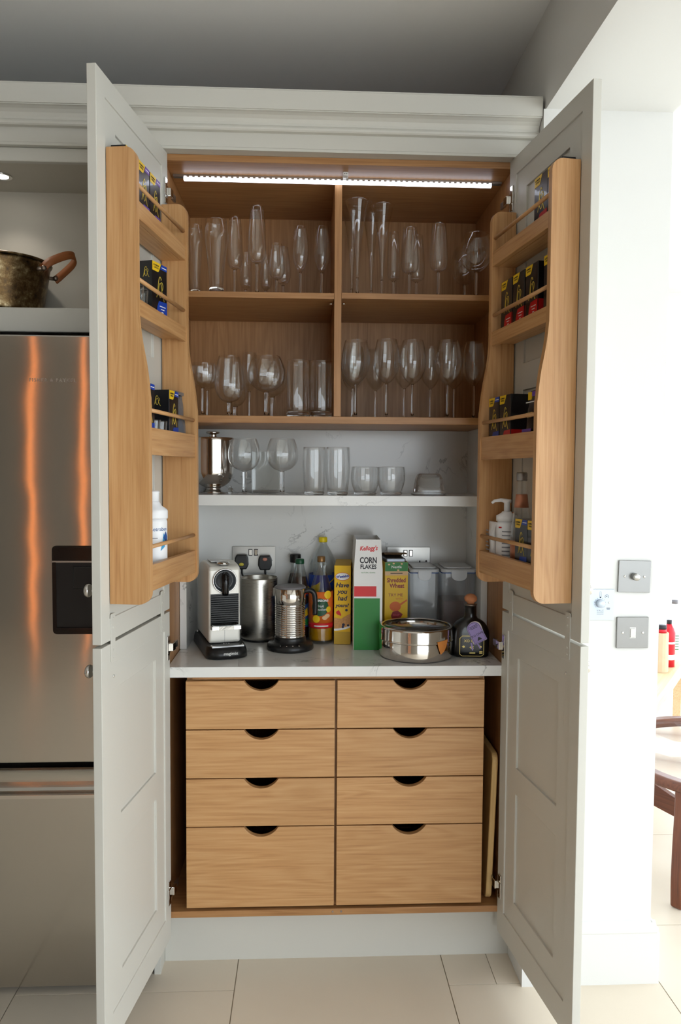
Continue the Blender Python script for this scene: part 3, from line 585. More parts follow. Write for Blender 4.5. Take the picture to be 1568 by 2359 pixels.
glass('tulip_cup', 541, 501, 37, 0.22, Z1, 'champagne_flute', 'tall tulip flute just right of the large pilsner glass', g)
glass('tulip_cup', 592, 476, 42, 0.17, Z1, 'champagne_flute', 'tallest tulip flute standing in front in the top left compartment', g)
glass('copita', 566, 583, 30, 0.36, Z1, 'sherry_glass', 'small glass at the back between the two tall tulip flutes', g)
glass('copita', 612, 588, 30, 0.36, Z1, 'sherry_glass', 'small glass at the back right behind the tallest tulip flute', g)
glass('copita', 637, 562, 38, 0.20, Z1, 'sherry_glass', 'short copita glass in front, middle of the top left shelf', g)
glass('copita', 652, 570, 36, 0.30, Z1, 'sherry_glass', 'short copita glass standing behind the front copita', g)
glass('tulip', 692, 523, 38, 0.19, Z1, 'champagne_flute', 'slim flute second from the right beside the oak divider, top left', g)
glass('tulip', 741, 523, 36, 0.19, Z1, 'champagne_flute', 'slim flute nearest the oak divider in the top left compartment', g)
g = 'flutes and gin glasses in the top right compartment'
glass('trumpet', 824, 464, 57, 0.17, Z1R, 'trumpet_flute', 'tall trumpet flute in front nearest the divider, top right', g)
glass('trumpet', 811, 488, 46, 0.34, Z1R, 'trumpet_flute', 'trumpet flute at the back against the oak divider, top right', g)
glass('trumpet', 881, 474, 55, 0.19, Z1R, 'trumpet_flute', 'second front trumpet flute, right of the tallest one', g)
glass('trumpet', 856, 497, 46, 0.36, Z1R, 'trumpet_flute', 'trumpet flute at the back between the two front trumpet flutes', g)
glass('tulip_cup', 907, 536, 32, 0.34, Z1R, 'champagne_flute', 'narrow flute at the back right of the trumpet flutes', g)
glass('tulip_cup', 944, 525, 42, 0.20, Z1R, 'champagne_flute', 'front flute of the close pair in the middle of top right shelf', g)
glass('tulip_cup', 960, 543, 38, 0.33, Z1R, 'champagne_flute', 'rear flute of the close pair in the middle of top right shelf', g)
glass('tulip_cup', 1011, 516, 42, 0.18, Z1R, 'champagne_flute', 'flute standing alone between the close pair and the gin balloon', g)
glass('balloon', 1097, 540, 74, 0.18, Z1R, 'gin_glass', 'round gin balloon glass in front at the far right of top shelf', g)
glass('balloon', 1070, 572, 62, 0.36, Z1R, 'gin_glass', 'gin balloon glass half hidden behind the front one, top right', g)
g = 'mixed glasses in the lower left compartment'
glass('coupe', 467, 838, 60, 0.19, Z2, 'coupe_glass', 'wide coupe glass in front at the far left of lower shelf', g)
glass('coupe', 478, 843, 54, 0.36, Z2, 'coupe_glass', 'coupe glass behind the front coupe on the lower left shelf', g)
glass('snifter', 528, 821, 68, 0.18, Z2, 'beer_tulip', 'short stemmed tulip beer glass between the coupe and round balloon', g)
glass('snifter', 542, 836, 56, 0.33, Z2, 'beer_tulip', 'tulip beer glass standing behind the front tulip beer glass', g)
glass('wine', 575, 813, 40, 0.40, Z2, 'wine_glass', 'tall thin glass at the back behind the round balloon, lower left', g)
glass('balloon', 614, 822, 86, 0.19, Z2, 'gin_glass', 'round balloon glass in the middle of the lower left compartment', g, stem=0.0075)
glass('balloon', 628, 836, 66, 0.37, Z2, 'gin_glass', 'balloon glass hidden behind the round balloon, lower left', g, stem=0.0075)
tumbler(687, 831, 54, 0.17, Z2, 'highball_glass', 'straight highball tumbler left of its twin, lower left compartment', g, 0.018)
tumbler(740, 833, 52, 0.17, Z2, 'highball_glass', 'straight highball tumbler nearest the divider, lower left compartment', g, 0.018)
g = 'wine glasses in the lower right compartment'
for (px, tp, w, Y, lb) in ((820, 785, 66, 0.165, 'large wine glass in front nearest the divider, lower right'), (814, 800, 56, 0.27, 'wine glass in the middle row behind the one nearest the divider'), (812, 812, 50, 0.38, 'wine glass at the very back beside the divider, lower right'),
        (866, 806, 50, 0.40, 'wine glass at the back between the two leftmost front ones'), (891, 783, 60, 0.17, 'second wine glass from the divider in the front row'), (951, 785, 62, 0.17, 'third wine glass from the divider in the front row'),
        (932, 800, 52, 0.32, 'wine glass at the back left of the third front one'), (992, 800, 46, 0.33, 'wine glass at the back between the third and fourth front ones'), (1032, 780, 62, 0.165, 'fourth wine glass from the divider in the front row'),
        (1046, 797, 52, 0.32, 'wine glass at the back behind the fourth front one'), (1092, 789, 50, 0.20, 'wine glass farthest right on the lower right shelf')):
    glass('wine', px, tp, w, Y, Z2, 'wine_glass', lb, g)
g = 'glasses on the quartz shelf'
glass('balloon', 563, 1011, 76, 0.20, Z3, 'balloon_glass', 'balloon glass beside the steel cocktail shaker', g, stem=0.0068)
glass('balloon', 650, 1011, 75, 0.20, Z3, 'balloon_glass', 'balloon glass left of the tall clear tumblers', g, stem=0.0068)
tumbler(724, 1031, 52, 0.18, Z3, 'tall_tumbler', 'tall clear tumbler next to the balloon glass', g, 0.012, 0.002, 0.9)
tumbler(778, 1031, 54, 0.18, Z3, 'tall_tumbler', 'tall clear tumbler next to the short tumblers', g, 0.012, 0.002, 0.9)
tumbler(841, 1076, 62, 0.18, Z3, 'short_tumbler', 'short clear tumbler beside the tall tumblers', g, 0.011, 0.003, 0.86)
tumbler(901, 1076, 60, 0.19, Z3, 'short_tumbler', 'short clear tumbler nearest the glass butter dish', g, 0.011, 0.003, 0.86)
# square glass vase behind the balloon glasses
p0, p1 = atY(580, 1130, 0.36), atY(644, 1040, 0.36)
t = thing('glass_vase', 'square clear glass vase behind the two balloon glasses', 'vase', ((p0.x+p1.x)/2, 0.39, Z3)); hw = (p1.x-p0.x)/2; hh = p1.z-Z3
for (d) in ((-hw, hw, -0.04, -0.037), (-hw, hw, 0.037, 0.04), (-hw, -hw+0.003, -0.0368, 0.0368), (hw-0.003, hw, -0.0368, 0.0368)): box('wall', 'clear_glass', t, d[0], d[1], d[2], d[3], 0.0125, hh)
box('base', 'solid_glass', t, -hw, hw, -0.04, 0.04, 0.0005, 0.012, bevel=0.001)
# butter dish
p = atY(987, 1139, 0.24); t = thing('butter_dish', 'clear glass butter dish with domed lid, far right of quartz shelf', 'butter dish', (p.x, 0.24, Z3))
MB().prism(rounded(-0.055, 0.055, -0.038, 0.038, 0.012), 'Z', 0.0005, 0.004).build('tray', 'solid_glass', t, bevel=0.001)
MB().prism(rounded(-0.056, 0.056, -0.039, 0.039, 0.012), 'Z', 0.0042, 0.009).build('tray_rim', 'clear_glass', t, bevel=0.001)
hd = atY(987, 1091, 0.24).z-Z3; mb = MB(); rings = []
for (k, z) in ((0.049, 0.0095), (0.049, 0.013), (0.043, hd*0.75), (0.037, hd-0.003), (0.032, hd)):
    rings.append([(x, y, z) for x, y in rounded(-k, k, -k*0.66, k*0.66, 0.012)])
n = len(rings[0])
for r_ in rings: mb.v += r_
for i in range(len(rings)-1):
    for j in range(n): mb.f.append((i*n+j, i*n+(j+1) % n, (i+1)*n+(j+1) % n, (i+1)*n+j)); mb.sm.append(False)
mb.f += [tuple(range((len(rings)-1)*n, len(rings)*n)), tuple(range(n))[::-1]]; mb.sm += [False]*2
mb.build('lid', 'solid_glass', t, bevel=0.0015)
# cocktail shaker (a steel vessel on a flared foot with a flanged knob)
p = atY(491, 1140, 0.31); t = thing('cocktail_shaker', 'polished steel cocktail vessel on a flared foot, left on quartz shelf', 'shaker', (p.x, 0.31, Z3))
sc_ = FPX/((p-CAM).dot(FW)); zz = lambda py: atY(491, py, 0.31).z-Z3; R = 47/sc_
pr = [(0, 0.0006), (0.62*R, 0.0006), (0.60*R, 0.004), (0.46*R, zz(1131)), (0.36*R, zz(1124)), (0.55*R, zz(1119)), (0.80*R, zz(1110)), (0.96*R, zz(1095)), (R, zz(1080)), (R, zz(1045)), (R, zz(1010)), (0.985*R, zz(1008.5)), (0, zz(1008.5))]
MB().lathe(pr[:2]+smooth_curve(pr[2:11], 4)+pr[11:], 56).build('vessel', 'polished_steel', t)
MB().lathe([(0, zz(1008.4)), (0.20*R, zz(1008.4)), (0.18*R, zz(1004)), (0.18*R, zz(1000)), (0.34*R, zz(998.5)), (0.35*R, zz(996)), (0.30*R, zz(995)), (0, zz(995))], 32).build('lid_knob', 'polished_steel', t)
p = atY(531, 1138, 0.25); t = thing('glass_stopper', 'small clear glass stopper on the quartz shelf beside the shaker', 'stopper', (p.x, 0.25, Z3))
MB().lathe([(0, 0.0006), (0.008, 0.0006), (0.009, 0.004), (0.006, 0.010), (0.0075, 0.016), (0.005, 0.020), (0, 0.021)], 20).build('plug', 'solid_glass', t); MB().lathe([(0, 0.0212), (0.0035, 0.0212), (0.003, 0.026), (0, 0.0265)], 14).build('tip', 'solid_glass', t)

# ================================================================== COFFEE CARTONS AND BOTTLES IN THE DOOR RACKS
def logo(k):
    mb = MB(); S = lambda pts: [(x*k, y*k) for x, y in pts]
    mb.ribbon(S(smooth_curve([(-0.46, -0.62), (-0.36, -0.40), (-0.28, 0.0), (-0.20, 0.45), (-0.08, 0.74), (0.04, 0.78), (0.06, 0.70)], 4)), 0.065*k)
    mb.ribbon(S([(0.02+0.20*math.cos(2*PI*i/28), -0.08+0.46*math.sin(2*PI*i/28)) for i in range(28)]), 0.06*k, closed=True)
    mb.ribbon(S(smooth_curve([(0.10, 0.42), (0.24, 0.46), (0.36, 0.30), (0.32, 0.04), (0.20, -0.08)], 4)), 0.06*k)
    mb.ribbon(S(smooth_curve([(0.20, -0.06), (0.32, -0.34), (0.44, -0.60), (0.54, -0.72)], 4)), 0.06*k)
    mb.ribbon(S([(0.10, 0.60), (0.16, 0.72)]), 0.06*k); mb.ribbon(S([(-0.34, -0.20), (-0.10, -0.20)]), 0.05*k); mb.ribbon(S([(-0.22, -0.36), (-0.20, -0.08)]), 0.05*k)
    return mb
BW, BH = 0.0765, 0.152
def bars(name, widths, h, step, m, parent, mw):      # rows of print too small to read
    mb = MB(); k = len(widths)
    for i, w in enumerate(widths):
        y = (k-1)*step/2-i*step; mb.add([(-w/2, y-h/2, 0), (w/2, y-h/2, 0), (w/2, y+h/2, 0), (-w/2, y+h/2, 0), (-w/2, y-h/2, 0.0003), (w/2, y-h/2, 0.0003), (w/2, y+h/2, 0.0003), (-w/2, y+h/2, 0.0003)], [(0,3,2,1),(4,5,6,7),(0,1,5,4),(1,2,6,5),(2,3,7,6),(3,0,4,7)])
    return mb.build(name, m, parent, mw)
protos = {}
def carton(side, t, n, z, colour, label, depth=0.036, turn=0.0):
    loc = door_pt(side, t, n, z); rz = (PI/2-AL if side == 'L' else -(PI/2-AR))+turn; key = (colour, depth); grp = 'black coffee capsule cartons in the door racks'
    if key in protos: return dup(protos[key], loc, rz, label, grp)
    o = thing('coffee_carton', label, 'carton', loc, rz, grp); protos[key] = o; w = BW/2; e = 0.0002
    box('carton_body', 'box_black', o, -w, w, 0, depth, 0.0005, BH, bevel=0.0008)
    FP = lambda nm, poly, m: MB().prism(poly, 'Y', -e, -e-0.0003).build(nm, m, o)
    FP('yellow_tab', [(-w+0.001, BH-0.0005), (-w+0.001, BH-0.024), (-w+0.030, BH-0.024), (-w+0.034, BH-0.021), (-w+0.046, BH-0.0005)], 'tab_yellow')
    if colour != 'red': FP('colour_band', [(-w+0.048, BH-0.0005), (-w+0.041, BH-0.014), (w-0.0005, BH-0.014), (w-0.0005, BH-0.0005)], colour+'_print')
    if colour != 'red': bars('band_print', [0.024], 0.0022, 0.004, 'white_print', o, FRONT(w-0.016, -e-0.0004, BH-0.008))
    FP('colour_flash', [(-0.022, 0.001), (-0.012, 0.040), (-0.004, 0.054), (w-0.0005, 0.056), (w-0.0005, 0.001)], colour+'_print')
    box('side_flash', ('red' if colour == 'red' else colour)+'_print', o, w+e, w+e+0.0003, 0.002, depth-0.001, 0.0008, 0.056)
    text('tab_text', 'ALUMINIUM\nCAPSULES', 0.0062, 'print_dark', o, FRONT(-w+0.020, -e-0.0006, BH-0.012), sx=0.85)
    bars('flash_print', [0.030, 0.018, 0.010], 0.0022, 0.0075, 'white_print', o, FRONT(0.014, -e-0.0004, 0.034))
    lg = logo(0.040).build('gold_logo', 'gold_foil', o, FRONT(0.002, -e-0.0001, 0.086)); lg['label'] = 'gold script lettering'
    logo(0.018).build('side_logo', 'gold_foil', o, face_mx((-w-e, depth/2, BH-0.030), (0, -1, 0), (0, 0, 1)))
    return o
S1, S2, S3, S4 = 2.1405, 1.9225, 1.5915, 1.2565
NF = 0.0400
carton('L', 0.3780, NF, S1, 'purple', 'black coffee carton with purple corner nearest the camera on left rack top shelf')
carton('L', 0.2975, NF, S1, 'purple', 'middle black coffee carton with purple corner on left rack top shelf')
carton('L', 0.2160, NF, S1, 'purple', 'black coffee carton with purple corner nearest the hinge on left rack top shelf')
carton('L', 0.202, 0.0455, S2, 'blue', 'single black coffee carton with blue corner on left rack second shelf', turn=-0.18, depth=0.036)
carton('L', 0.364, 0.074, S3, 'blue', 'black and blue coffee carton half hidden by the rack side, left rack third shelf', depth=0.066)
carton('L', 0.176, 0.074, S3, 'blue', 'black and blue coffee carton beside the silver pouch, left rack third shelf', depth=0.066)
carton('R', 0.3020, NF, S1, 'red', 'black coffee carton with red base nearest the hinge on right rack top shelf')
carton('R', 0.3788, NF, S1, 'red', 'black coffee carton nearest the camera on right rack top shelf')
carton('R', 0.1010, 0.045, S2, 'red', 'black coffee carton with red base nearest the hinge on right rack second shelf')
carton('R', 0.1840, 0.045, S2, 'red', 'second black and red coffee carton from the hinge, right rack second shelf')
carton('R', 0.2680, 0.045, S2, 'red', 'third black and red coffee carton from the hinge, right rack second shelf')
carton('R', 0.3788, 0.045, S2, 'red', 'black coffee carton nearest the camera on right rack second shelf')
carton('R', 0.095, 0.0745, S3, 'blue', 'black coffee carton with blue corner on right rack third shelf', depth=0.066)
carton('R', 0.176, 0.0745, S3, 'red', 'black coffee carton with red base on right rack third shelf', depth=0.066)
carton('R', 0.2975, 0.0745, S4, 'blue', 'black coffee carton with blue corner on right rack bottom shelf', depth=0.06)
carton('R', 0.3760, 0.0745, S4, 'pink', 'black coffee carton with pink base nearest the camera on right rack bottom shelf', depth=0.06)
# dark pouch with purple base on the right rack
o = thing('coffee_pouch', 'black and purple coffee pouch with white edge on right rack third shelf', 'pouch', door_pt('R', 0.340, 0.055, S3), -(PI/2-AR))
mb = MB(); rings = []
for (z, d) in ((0.0006, 0.020), (0.04, 0.024), (0.10, 0.018), (0.135, 0.006), (0.150, 0.0012)):
    rings.append([(0.042*math.cos(a)*(1 if abs(math.cos(a)) > 0.7 else 1.0), d*math.sin(a), z) for a in [2*PI*i/24 for i in range(24)]])
for r_ in rings: mb.v += r_
for i in range(len(rings)-1):
    for j in range(24): mb.f.append((i*24+j, i*24+(j+1) % 24, (i+1)*24+(j+1) % 24, (i+1)*24+j)); mb.sm.append(True)
mb.f += [tuple(range(24))[::-1], tuple(range(96, 120))]; mb.sm += [False, False]
mb.build('bag', 'box_black', o); box('seal_strip', 'white_print', o, -0.041, 0.041, -0.0135, -0.0115, 0.118, 0.1205)
box('yellow_patch', 'tab_yellow', o, -0.040, -0.018, -0.008, -0.0055, 0.126, 0.146); box('purple_patch', 'purple_print', o, -0.016, 0.030, -0.008, -0.0055, 0.134, 0.146); box('base_patch', 'purple_print', o, -0.034, 0.02, -0.0265, -0.0255, 0.006, 0.05)
bars('gold_print', [0.040, 0.026], 0.004, 0.009, 'gold_print', o, FRONT(0, -0.0222, 0.085))
# silver sachet on the left rack third shelf
o = thing('silver_pouch', 'flat silver foil pouch leaning by the hinge on left rack third shelf', 'pouch', door_pt('L', 0.096, 0.061, S3), PI/2-AL)
mb = MB(); nx, nz = 10, 12
for k in range(nz+1):
    for i in range(nx+1):
        x = -0.036+0.072*i/nx; z = 0.0006+0.149*k/nz; puff = 0.016*math.sin(PI*i/nx)**0.7*min(1, (1-k/nz)*1.6)
        mb.v.append((x*(1-0.12*k/nz), -puff-0.001+0.002*math.sin(i*1.7+k*0.9), z+0.004*math.sin(i*0.9)*(k/nz)))
off = len(mb.v)
mb.v += [(x, 0.004, z) for x, y, z in mb.v[:off]]
q = lambda i, k: k*(nx+1)+i
for k in range(nz):
    for i in range(nx): mb.f += [(q(i, k), q(i+1, k), q(i+1, k+1), q(i, k+1)), (off+q(i, k), off+q(i, k+1), off+q(i+1, k+1), off+q(i+1, k))]; mb.sm += [True, True]
for k in range(nz): mb.f += [(q(0, k), q(0, k+1), off+q(0, k+1), off+q(0, k)), (q(nx, k), off+q(nx, k), off+q(nx, k+1), q(nx, k+1))]; mb.sm += [False]*2
for i in range(nx): mb.f += [(q(i, 0), off+q(i, 0), off+q(i+1, 0), q(i+1, 0)), (q(i, nz), q(i+1, nz), off+q(i+1, nz), off+q(i, nz))]; mb.sm += [False]*2
mb.build('foil_bag', 'foil_grey', o); box('top_seal', 'foil_grey', o, -0.033, 0.033, -0.0045, 0.0045, 0.1495, 0.158)
# little clear shot glasses beside the cartons
def shot(side, t, n, z, label, first=[None]):
    loc = door_pt(side, t, n, z); grp = 'shot glasses in the left door rack'
    if first[0]: return dup(first[0], loc, 0.4, label, grp)
    o = thing('shot_glass', label, 'glass', loc, 0, grp); first[0] = o
    bowl_mesh([(0.013, 0.008), (0.0150, 0.012), (0.0165, 0.04), (0.0185, 0.066)], 0.0012, 0.009, 28).build('wall', 'clear_glass', o); MB().lathe([(0, 0.0006), (0.0135, 0.0006), (0.0145, 0.004), (0.013, 0.0078), (0, 0.0078)], 28).build('base', 'solid_glass', o)
shot('L', 0.365, 0.028, S2, 'shot glass nearest the rack side on left rack second shelf'); shot('L', 0.322, 0.028, S2, 'middle shot glass on left rack second shelf'); shot('L', 0.280, 0.024, S2, 'shot glass against the blue carton on left rack second shelf')
shot('L', 0.300, 0.062, S3, 'shot glass nearest the camera between the cartons on left rack third shelf'); shot('L', 0.252, 0.062, S3, 'shot glass against the second carton on left rack third shelf')
# curved print helpers
def arc_band(R, z0, z1, a0, a1, n=24, th=0.0004, sq=1.0):
    # a label wrapped on a cylinder; angles measured from the front (-Y), positive to the right
    mb = MB(); A = [a0+(a1-a0)*i/n for i in range(n+1)]; vs = []
    for rr in (R, R+th):
        for z in (z0, z1): vs += [(rr*math.sin(a), -rr*math.cos(a)*sq, z) for a in A]
    m = n+1; fs = []
    for i in range(n): fs += [(2*m+i, 2*m+i+1, 3*m+i+1, 3*m+i), (i+1, i, m+i, m+i+1), (m+i, m+i+1, 3*m+i+1, 3*m+i), (i+1, i, 2*m+i, 2*m+i+1)]
    fs += [(0, m, 3*m, 2*m), (n, 2*m+n, 3*m+n, m+n)]
    return mb.add(vs, fs, True)
def wrap(o, R):     # bends flat print (in its local XY) round a vertical cylinder of radius R
    for v in o.data.vertices:
        x, y, z = v.co; a = x/R; v.co = ((R+z)*math.sin(a), y, (R+z)*math.cos(a))
    return o
def wtext(name, body, size, m, parent, R, z, a=0.0, **k):
    o = text(name, body, size, m, parent, Matrix.Identity(4), **k); wrap(o, R+0.0004); o.matrix_local = Matrix.Rotation(a, 4, 'Z') @ FRONT(0, 0, z); return o
def wshape(name, poly, m, parent, R, z, a=0.0, lift=0.0005):
    b_ = bmesh.new(); vs = [b_.verts.new((x, y, 0)) for x, y in poly]; f = b_.faces.new(vs); bmesh.ops.triangulate(b_, faces=[f]); bmesh.ops.subdivide_edges(b_, edges=b_.edges, cuts=3, use_grid_fill=True)
    e_ = bmesh.ops.extrude_face_region(b_, geom=b_.faces[:]); bmesh.ops.translate(b_, verts=[v for v in e_['geom'] if isinstance(v, bmesh.types.BMVert)], vec=(0, 0, 0.0003)); bmesh.ops.recalc_face_normals(b_, faces=b_.faces)
    me = bpy.data.meshes.new(name); b_.to_mesh(me); b_.free(); me.materials.append(M[m]); o = bpy.data.objects.new(name, me); C.objects.link(o); o.parent = parent; wrap(o, R+lift); o.matrix_local = Matrix.Rotation(a, 4, 'Z') @ FRONT(0, 0, z); return o
circ = lambda r, cx=0, cy_=0, n=24, ry=None: [(cx+r*math.cos(2*PI*i/n), cy_+(ry or r)*math.sin(2*PI*i/n)) for i in range(n)]
# white lotion bottle in the left rack
lc = door_pt('L', 0.262, 0.045, S4); o = thing('lotion_bottle', 'white lotion pump bottle with blue print on left rack bottom shelf', 'bottle', lc, 0.42); R = 0.0365
MB().lathe([(0, 0.0006), (R-0.003, 0.0006), (R, 0.004)]+[(R, 0.03), (R, 0.14), (R-0.002, 0.148), (0, 0.148)], 44).build('bottle_body', 'lotion_white', o)
MB().lathe([(0, 0.1482), (R+0.001, 0.1482), (R+0.0015, 0.152), (R+0.0015, 0.168), (R-0.001, 0.173), (0.022, 0.182), (0.018, 0.190), (0.0165, 0.192), (0, 0.192)], 44).build('collar', 'lotion_white', o)
MB().lathe([(0, 0.1922), (0.0165, 0.1922), (0.0165, 0.214), (0.0175, 0.2155), (0.0175, 0.218), (0.014, 0.221), (0, 0.222)], 32).build('pump_head', 'lotion_white', o)
MB().tube([(0, 0, 0.217), (-0.02, 0.012, 0.218), (-0.034, 0.022, 0.214)], 0.0045, 10).build('nozzle', 'lotion_white', o)
wtext('brand_lettering', 'Cetraben', 0.0138, 'label_blue', o, R, 0.122, 0.22)
arc_band(R, 0.1085, 0.1105, -0.62, -0.30, 6).build('print_line', 'label_sky', o); arc_band(R, 0.0985, 0.1, -0.62, 0.1, 10).build('print_line', 'label_grey', o); arc_band(R, 0.0935, 0.095, -0.62, -0.35, 6).build('print_line', 'label_grey', o)
wshape('blue_drop', [(0.0, 0.0), (0.014, 0.010), (0.018, 0.030), (0.010, 0.046), (0.006, 0.020)], 'label_sky', o, R, 0.066, 0.30); wshape('navy_drop', [(0.004, 0.028), (0.018, 0.010), (0.022, 0.030), (0.014, 0.044)], 'label_blue', o, R, 0.072, 0.42, 0.0009)
rg = MB().ribbon(circ(0.0085), 0.0018, 0, 0.0003, True).build('round_badge', 'label_blue', o); wrap(rg, R+0.0005); rg.matrix_local = Matrix.Rotation(-0.45, 4, 'Z') @ FRONT(0, 0, 0.080)
arc_band(R, 0.022, 0.0235, -0.6, 0.6, 12).build('print_line', 'label_grey', o); arc_band(R, 0.017, 0.0185, -0.6, 0.4, 12).build('print_line', 'label_grey', o)
o = thing('green_tube', 'green and white medicine tube box behind the lotion bottle', 'box', door_pt('L', 0.190, 0.024, S4), PI/2-AL+0.3)
box('box_body', 'tube_green', o, -0.018, 0.018, -0.012, 0.012, 0.0006, 0.088, bevel=0.0008); box('white_end', 'white_print', o, -0.018, 0.018, -0.012, 0.012, 0.0882, 0.102, bevel=0.0008); box('white_panel', 'white_print', o, -0.0165, 0.002, -0.0127, -0.0123, 0.01, 0.085)
bars('side_print', [0.05, 0.03], 0.003, 0.006, 'white_print', o, face_mx((0.009, -0.0123, 0.045), (0, 0, 1), (-1, 0, 0)))
# right rack bottom shelf: tube, pump bottle, orange capped bottle, tonic bottle
o = thing('cream_tube', 'crumpled white cream tube at the hinge end of right rack bottom shelf', 'tube', door_pt('R', 0.0825, 0.066, S4), -(PI/2-AR))
mb = MB(); rings = []
for (z, w, d) in ((0.0006, 0.018, 0.004), (0.02, 0.020, 0.010), (0.06, 0.020, 0.012), (0.10, 0.020, 0.008), (0.126, 0.021, 0.0015), (0.132, 0.021, 0.0012)): rings.append([(w*math.cos(a)+0.004*math.sin(z*40), d*math.sin(a)+0.003*math.sin(z*60+a), z) for a in [2*PI*i/20 for i in range(20)]])
for r_ in rings: mb.v += r_
for i in range(len(rings)-1):
    for j in range(20): mb.f.append((i*20+j, i*20+(j+1) % 20, (i+1)*20+(j+1) % 20, (i+1)*20+j)); mb.sm.append(True)
mb.f += [tuple(range(20))[::-1], tuple(range(100, 120))]; mb.sm += [False]*2
mb.build('tube_body', 'lotion_white', o)
for k in range(6): box('print_line', 'label_grey', o, -0.014, 0.012-0.004*(k % 3), -0.0165, -0.0158, 0.05+0.011*k, 0.0535+0.011*k)
o = thing('pump_dispenser', 'white soap pump bottle with side spout on right rack bottom shelf', 'bottle', door_pt('R', 0.1375, 0.048, S4), -0.5); R = 0.029
MB().lathe([(0, 0.0006), (R-0.002, 0.0006), (R, 0.004), (R, 0.03), (R, 0.128), (R-0.004, 0.137), (0, 0.137)], 40).build('bottle_body', 'lotion_white', o)
MB().lathe([(0, 0.1372), (R+0.0005, 0.1372), (R+0.0005, 0.152), (0.016, 0.160), (0.013, 0.164), (0, 0.164)], 36).build('collar', 'lotion_white', o)
MB().lathe([(0, 0.1642), (0.0085, 0.1642), (0.0085, 0.188), (0.0125, 0.190), (0.0125, 0.198), (0, 0.199)], 24).build('pump_head', 'lotion_white', o)
MB().tube([(0, 0, 0.194), (-0.018, 0, 0.1955), (-0.036, 0, 0.193), (-0.043, 0, 0.187)], [0.006, 0.0055, 0.0045, 0.004], 10).build('spout', 'lotion_white', o)
for k in range(8): arc_band(R, 0.03+0.011*k, 0.0335+0.011*k, -0.2, 0.75-0.1*(k % 3), 10).build('print_line', 'label_grey', o)
arc_band(R, 0.118, 0.122, -0.6, -0.25, 8).build('red_stripe', 'red_print', o)
o = thing('capped_bottle', 'white bottle with orange flip cap behind the soap pump', 'bottle', door_pt('R', 0.0835, 0.023, S4), 0)
MB().lathe([(0, 0.0006), (0.019, 0.0006), (0.02, 0.004), (0.02, 0.118), (0.018, 0.128), (0, 0.128)], 36).build('bottle_body', 'lotion_white', o); MB().lathe([(0, 0.1282), (0.0175, 0.1282), (0.0175, 0.156), (0.016, 0.159), (0, 0.159)], 32).build('cap', 'orange_cap', o)
arc_band(0.02, 0.09, 0.096, -1.2, 1.2, 12).build('red_stripe', 'red_print', o)
o = thing('tonic_bottle', 'clear tonic bottle with silver cap and copper foil neck on right rack', 'bottle', door_pt('R', 0.2, 0.032, S4), 0); R = 0.0285
pr = smooth_curve([(R, 0.006), (R, 0.05), (R, 0.105), (0.026, 0.135), (0.019, 0.175), (0.0145, 0.215), (0.0135, 0.252)], 5)
MB().lathe([(0, 0.0006), (R-0.003, 0.0006)]+pr+[(0.0118, 0.252)]+[(r-0.0017, z) for r, z in pr[::-1] if z > 0.006]+[(0, 0.0075)], 40).build('bottle_body', 'clear_glass', o)
MB().lathe([(0, 0.2522), (0.0145, 0.2522), (0.0150, 0.255), (0.0142, 0.258), (0.0150, 0.261), (0.0150, 0.272), (0.0135, 0.2745), (0, 0.2745)], 32).build('cap', 'silver_cap', o)
MB().lathe([(0.0195, 0.178), (0.0199, 0.178), (0.0158, 0.214), (0.0152, 0.2145), (0.0195, 0.178)], 32).build('neck_foil', 'copper_foil', o)
arc_band(R, 0.022, 0.088, -1.9, 1.9, 28).build('body_label', 'copper_foil', o)
# ================================================================== ON THE WORKTOP
ZW = 0.9435
# ---- coffee machine (built along local -Y, turned to face the room)
cm = thing('coffee_machine', 'cream capsule coffee machine with black lever and black base, left on worktop', 'coffee machine', (-0.390, 0.272, ZW), 0.29)
def ring_profile(w, y0, y1, r0, r1, n=8):
    return [(x, y) for x, y in rounded(-w, w, y0, y1, r0, n)]
bp_ = []
for (cx, cy_, rr, a0) in ((-0.0665+0.045, -0.196+0.045, 0.045, PI), (0.0665-0.045, -0.196+0.045, 0.045, 1.5*PI), (0.0665-0.018, 0.112-0.018, 0.018, 0), (-0.0665+0.018, 0.112-0.018, 0.018, 0.5*PI)):
    for k in range(8): a = a0+0.5*PI*k/7; bp_.append((cx+rr*math.cos(a), cy_+rr*math.sin(a)))
mb = MB(); n = len(bp_)
for (f_, z) in ((0.97, 0.0006), (1.0, 0.003), (0.985, 0.020), (0.93, 0.0355), (0.90, 0.037)): mb.v += [(x*f_, y*f_-0.003*(1-f_)*0, z) for x, y in bp_]
for i in range(4):
    for j in range(n): mb.f.append((i*n+j, i*n+(j+1) % n, (i+1)*n+(j+1) % n, (i+1)*n+j)); mb.sm.append(True)
mb.f += [tuple(range(n))[::-1], tuple(range(4*n, 5*n))]; mb.sm += [False]*2
mb.build('base', 'black_plastic', cm)
wtext_ = text('brand_lettering', 'magimix', 0.0135, 'satin_steel', cm, FRONT(0.006, -0.1968, 0.019), bold=0.0001)
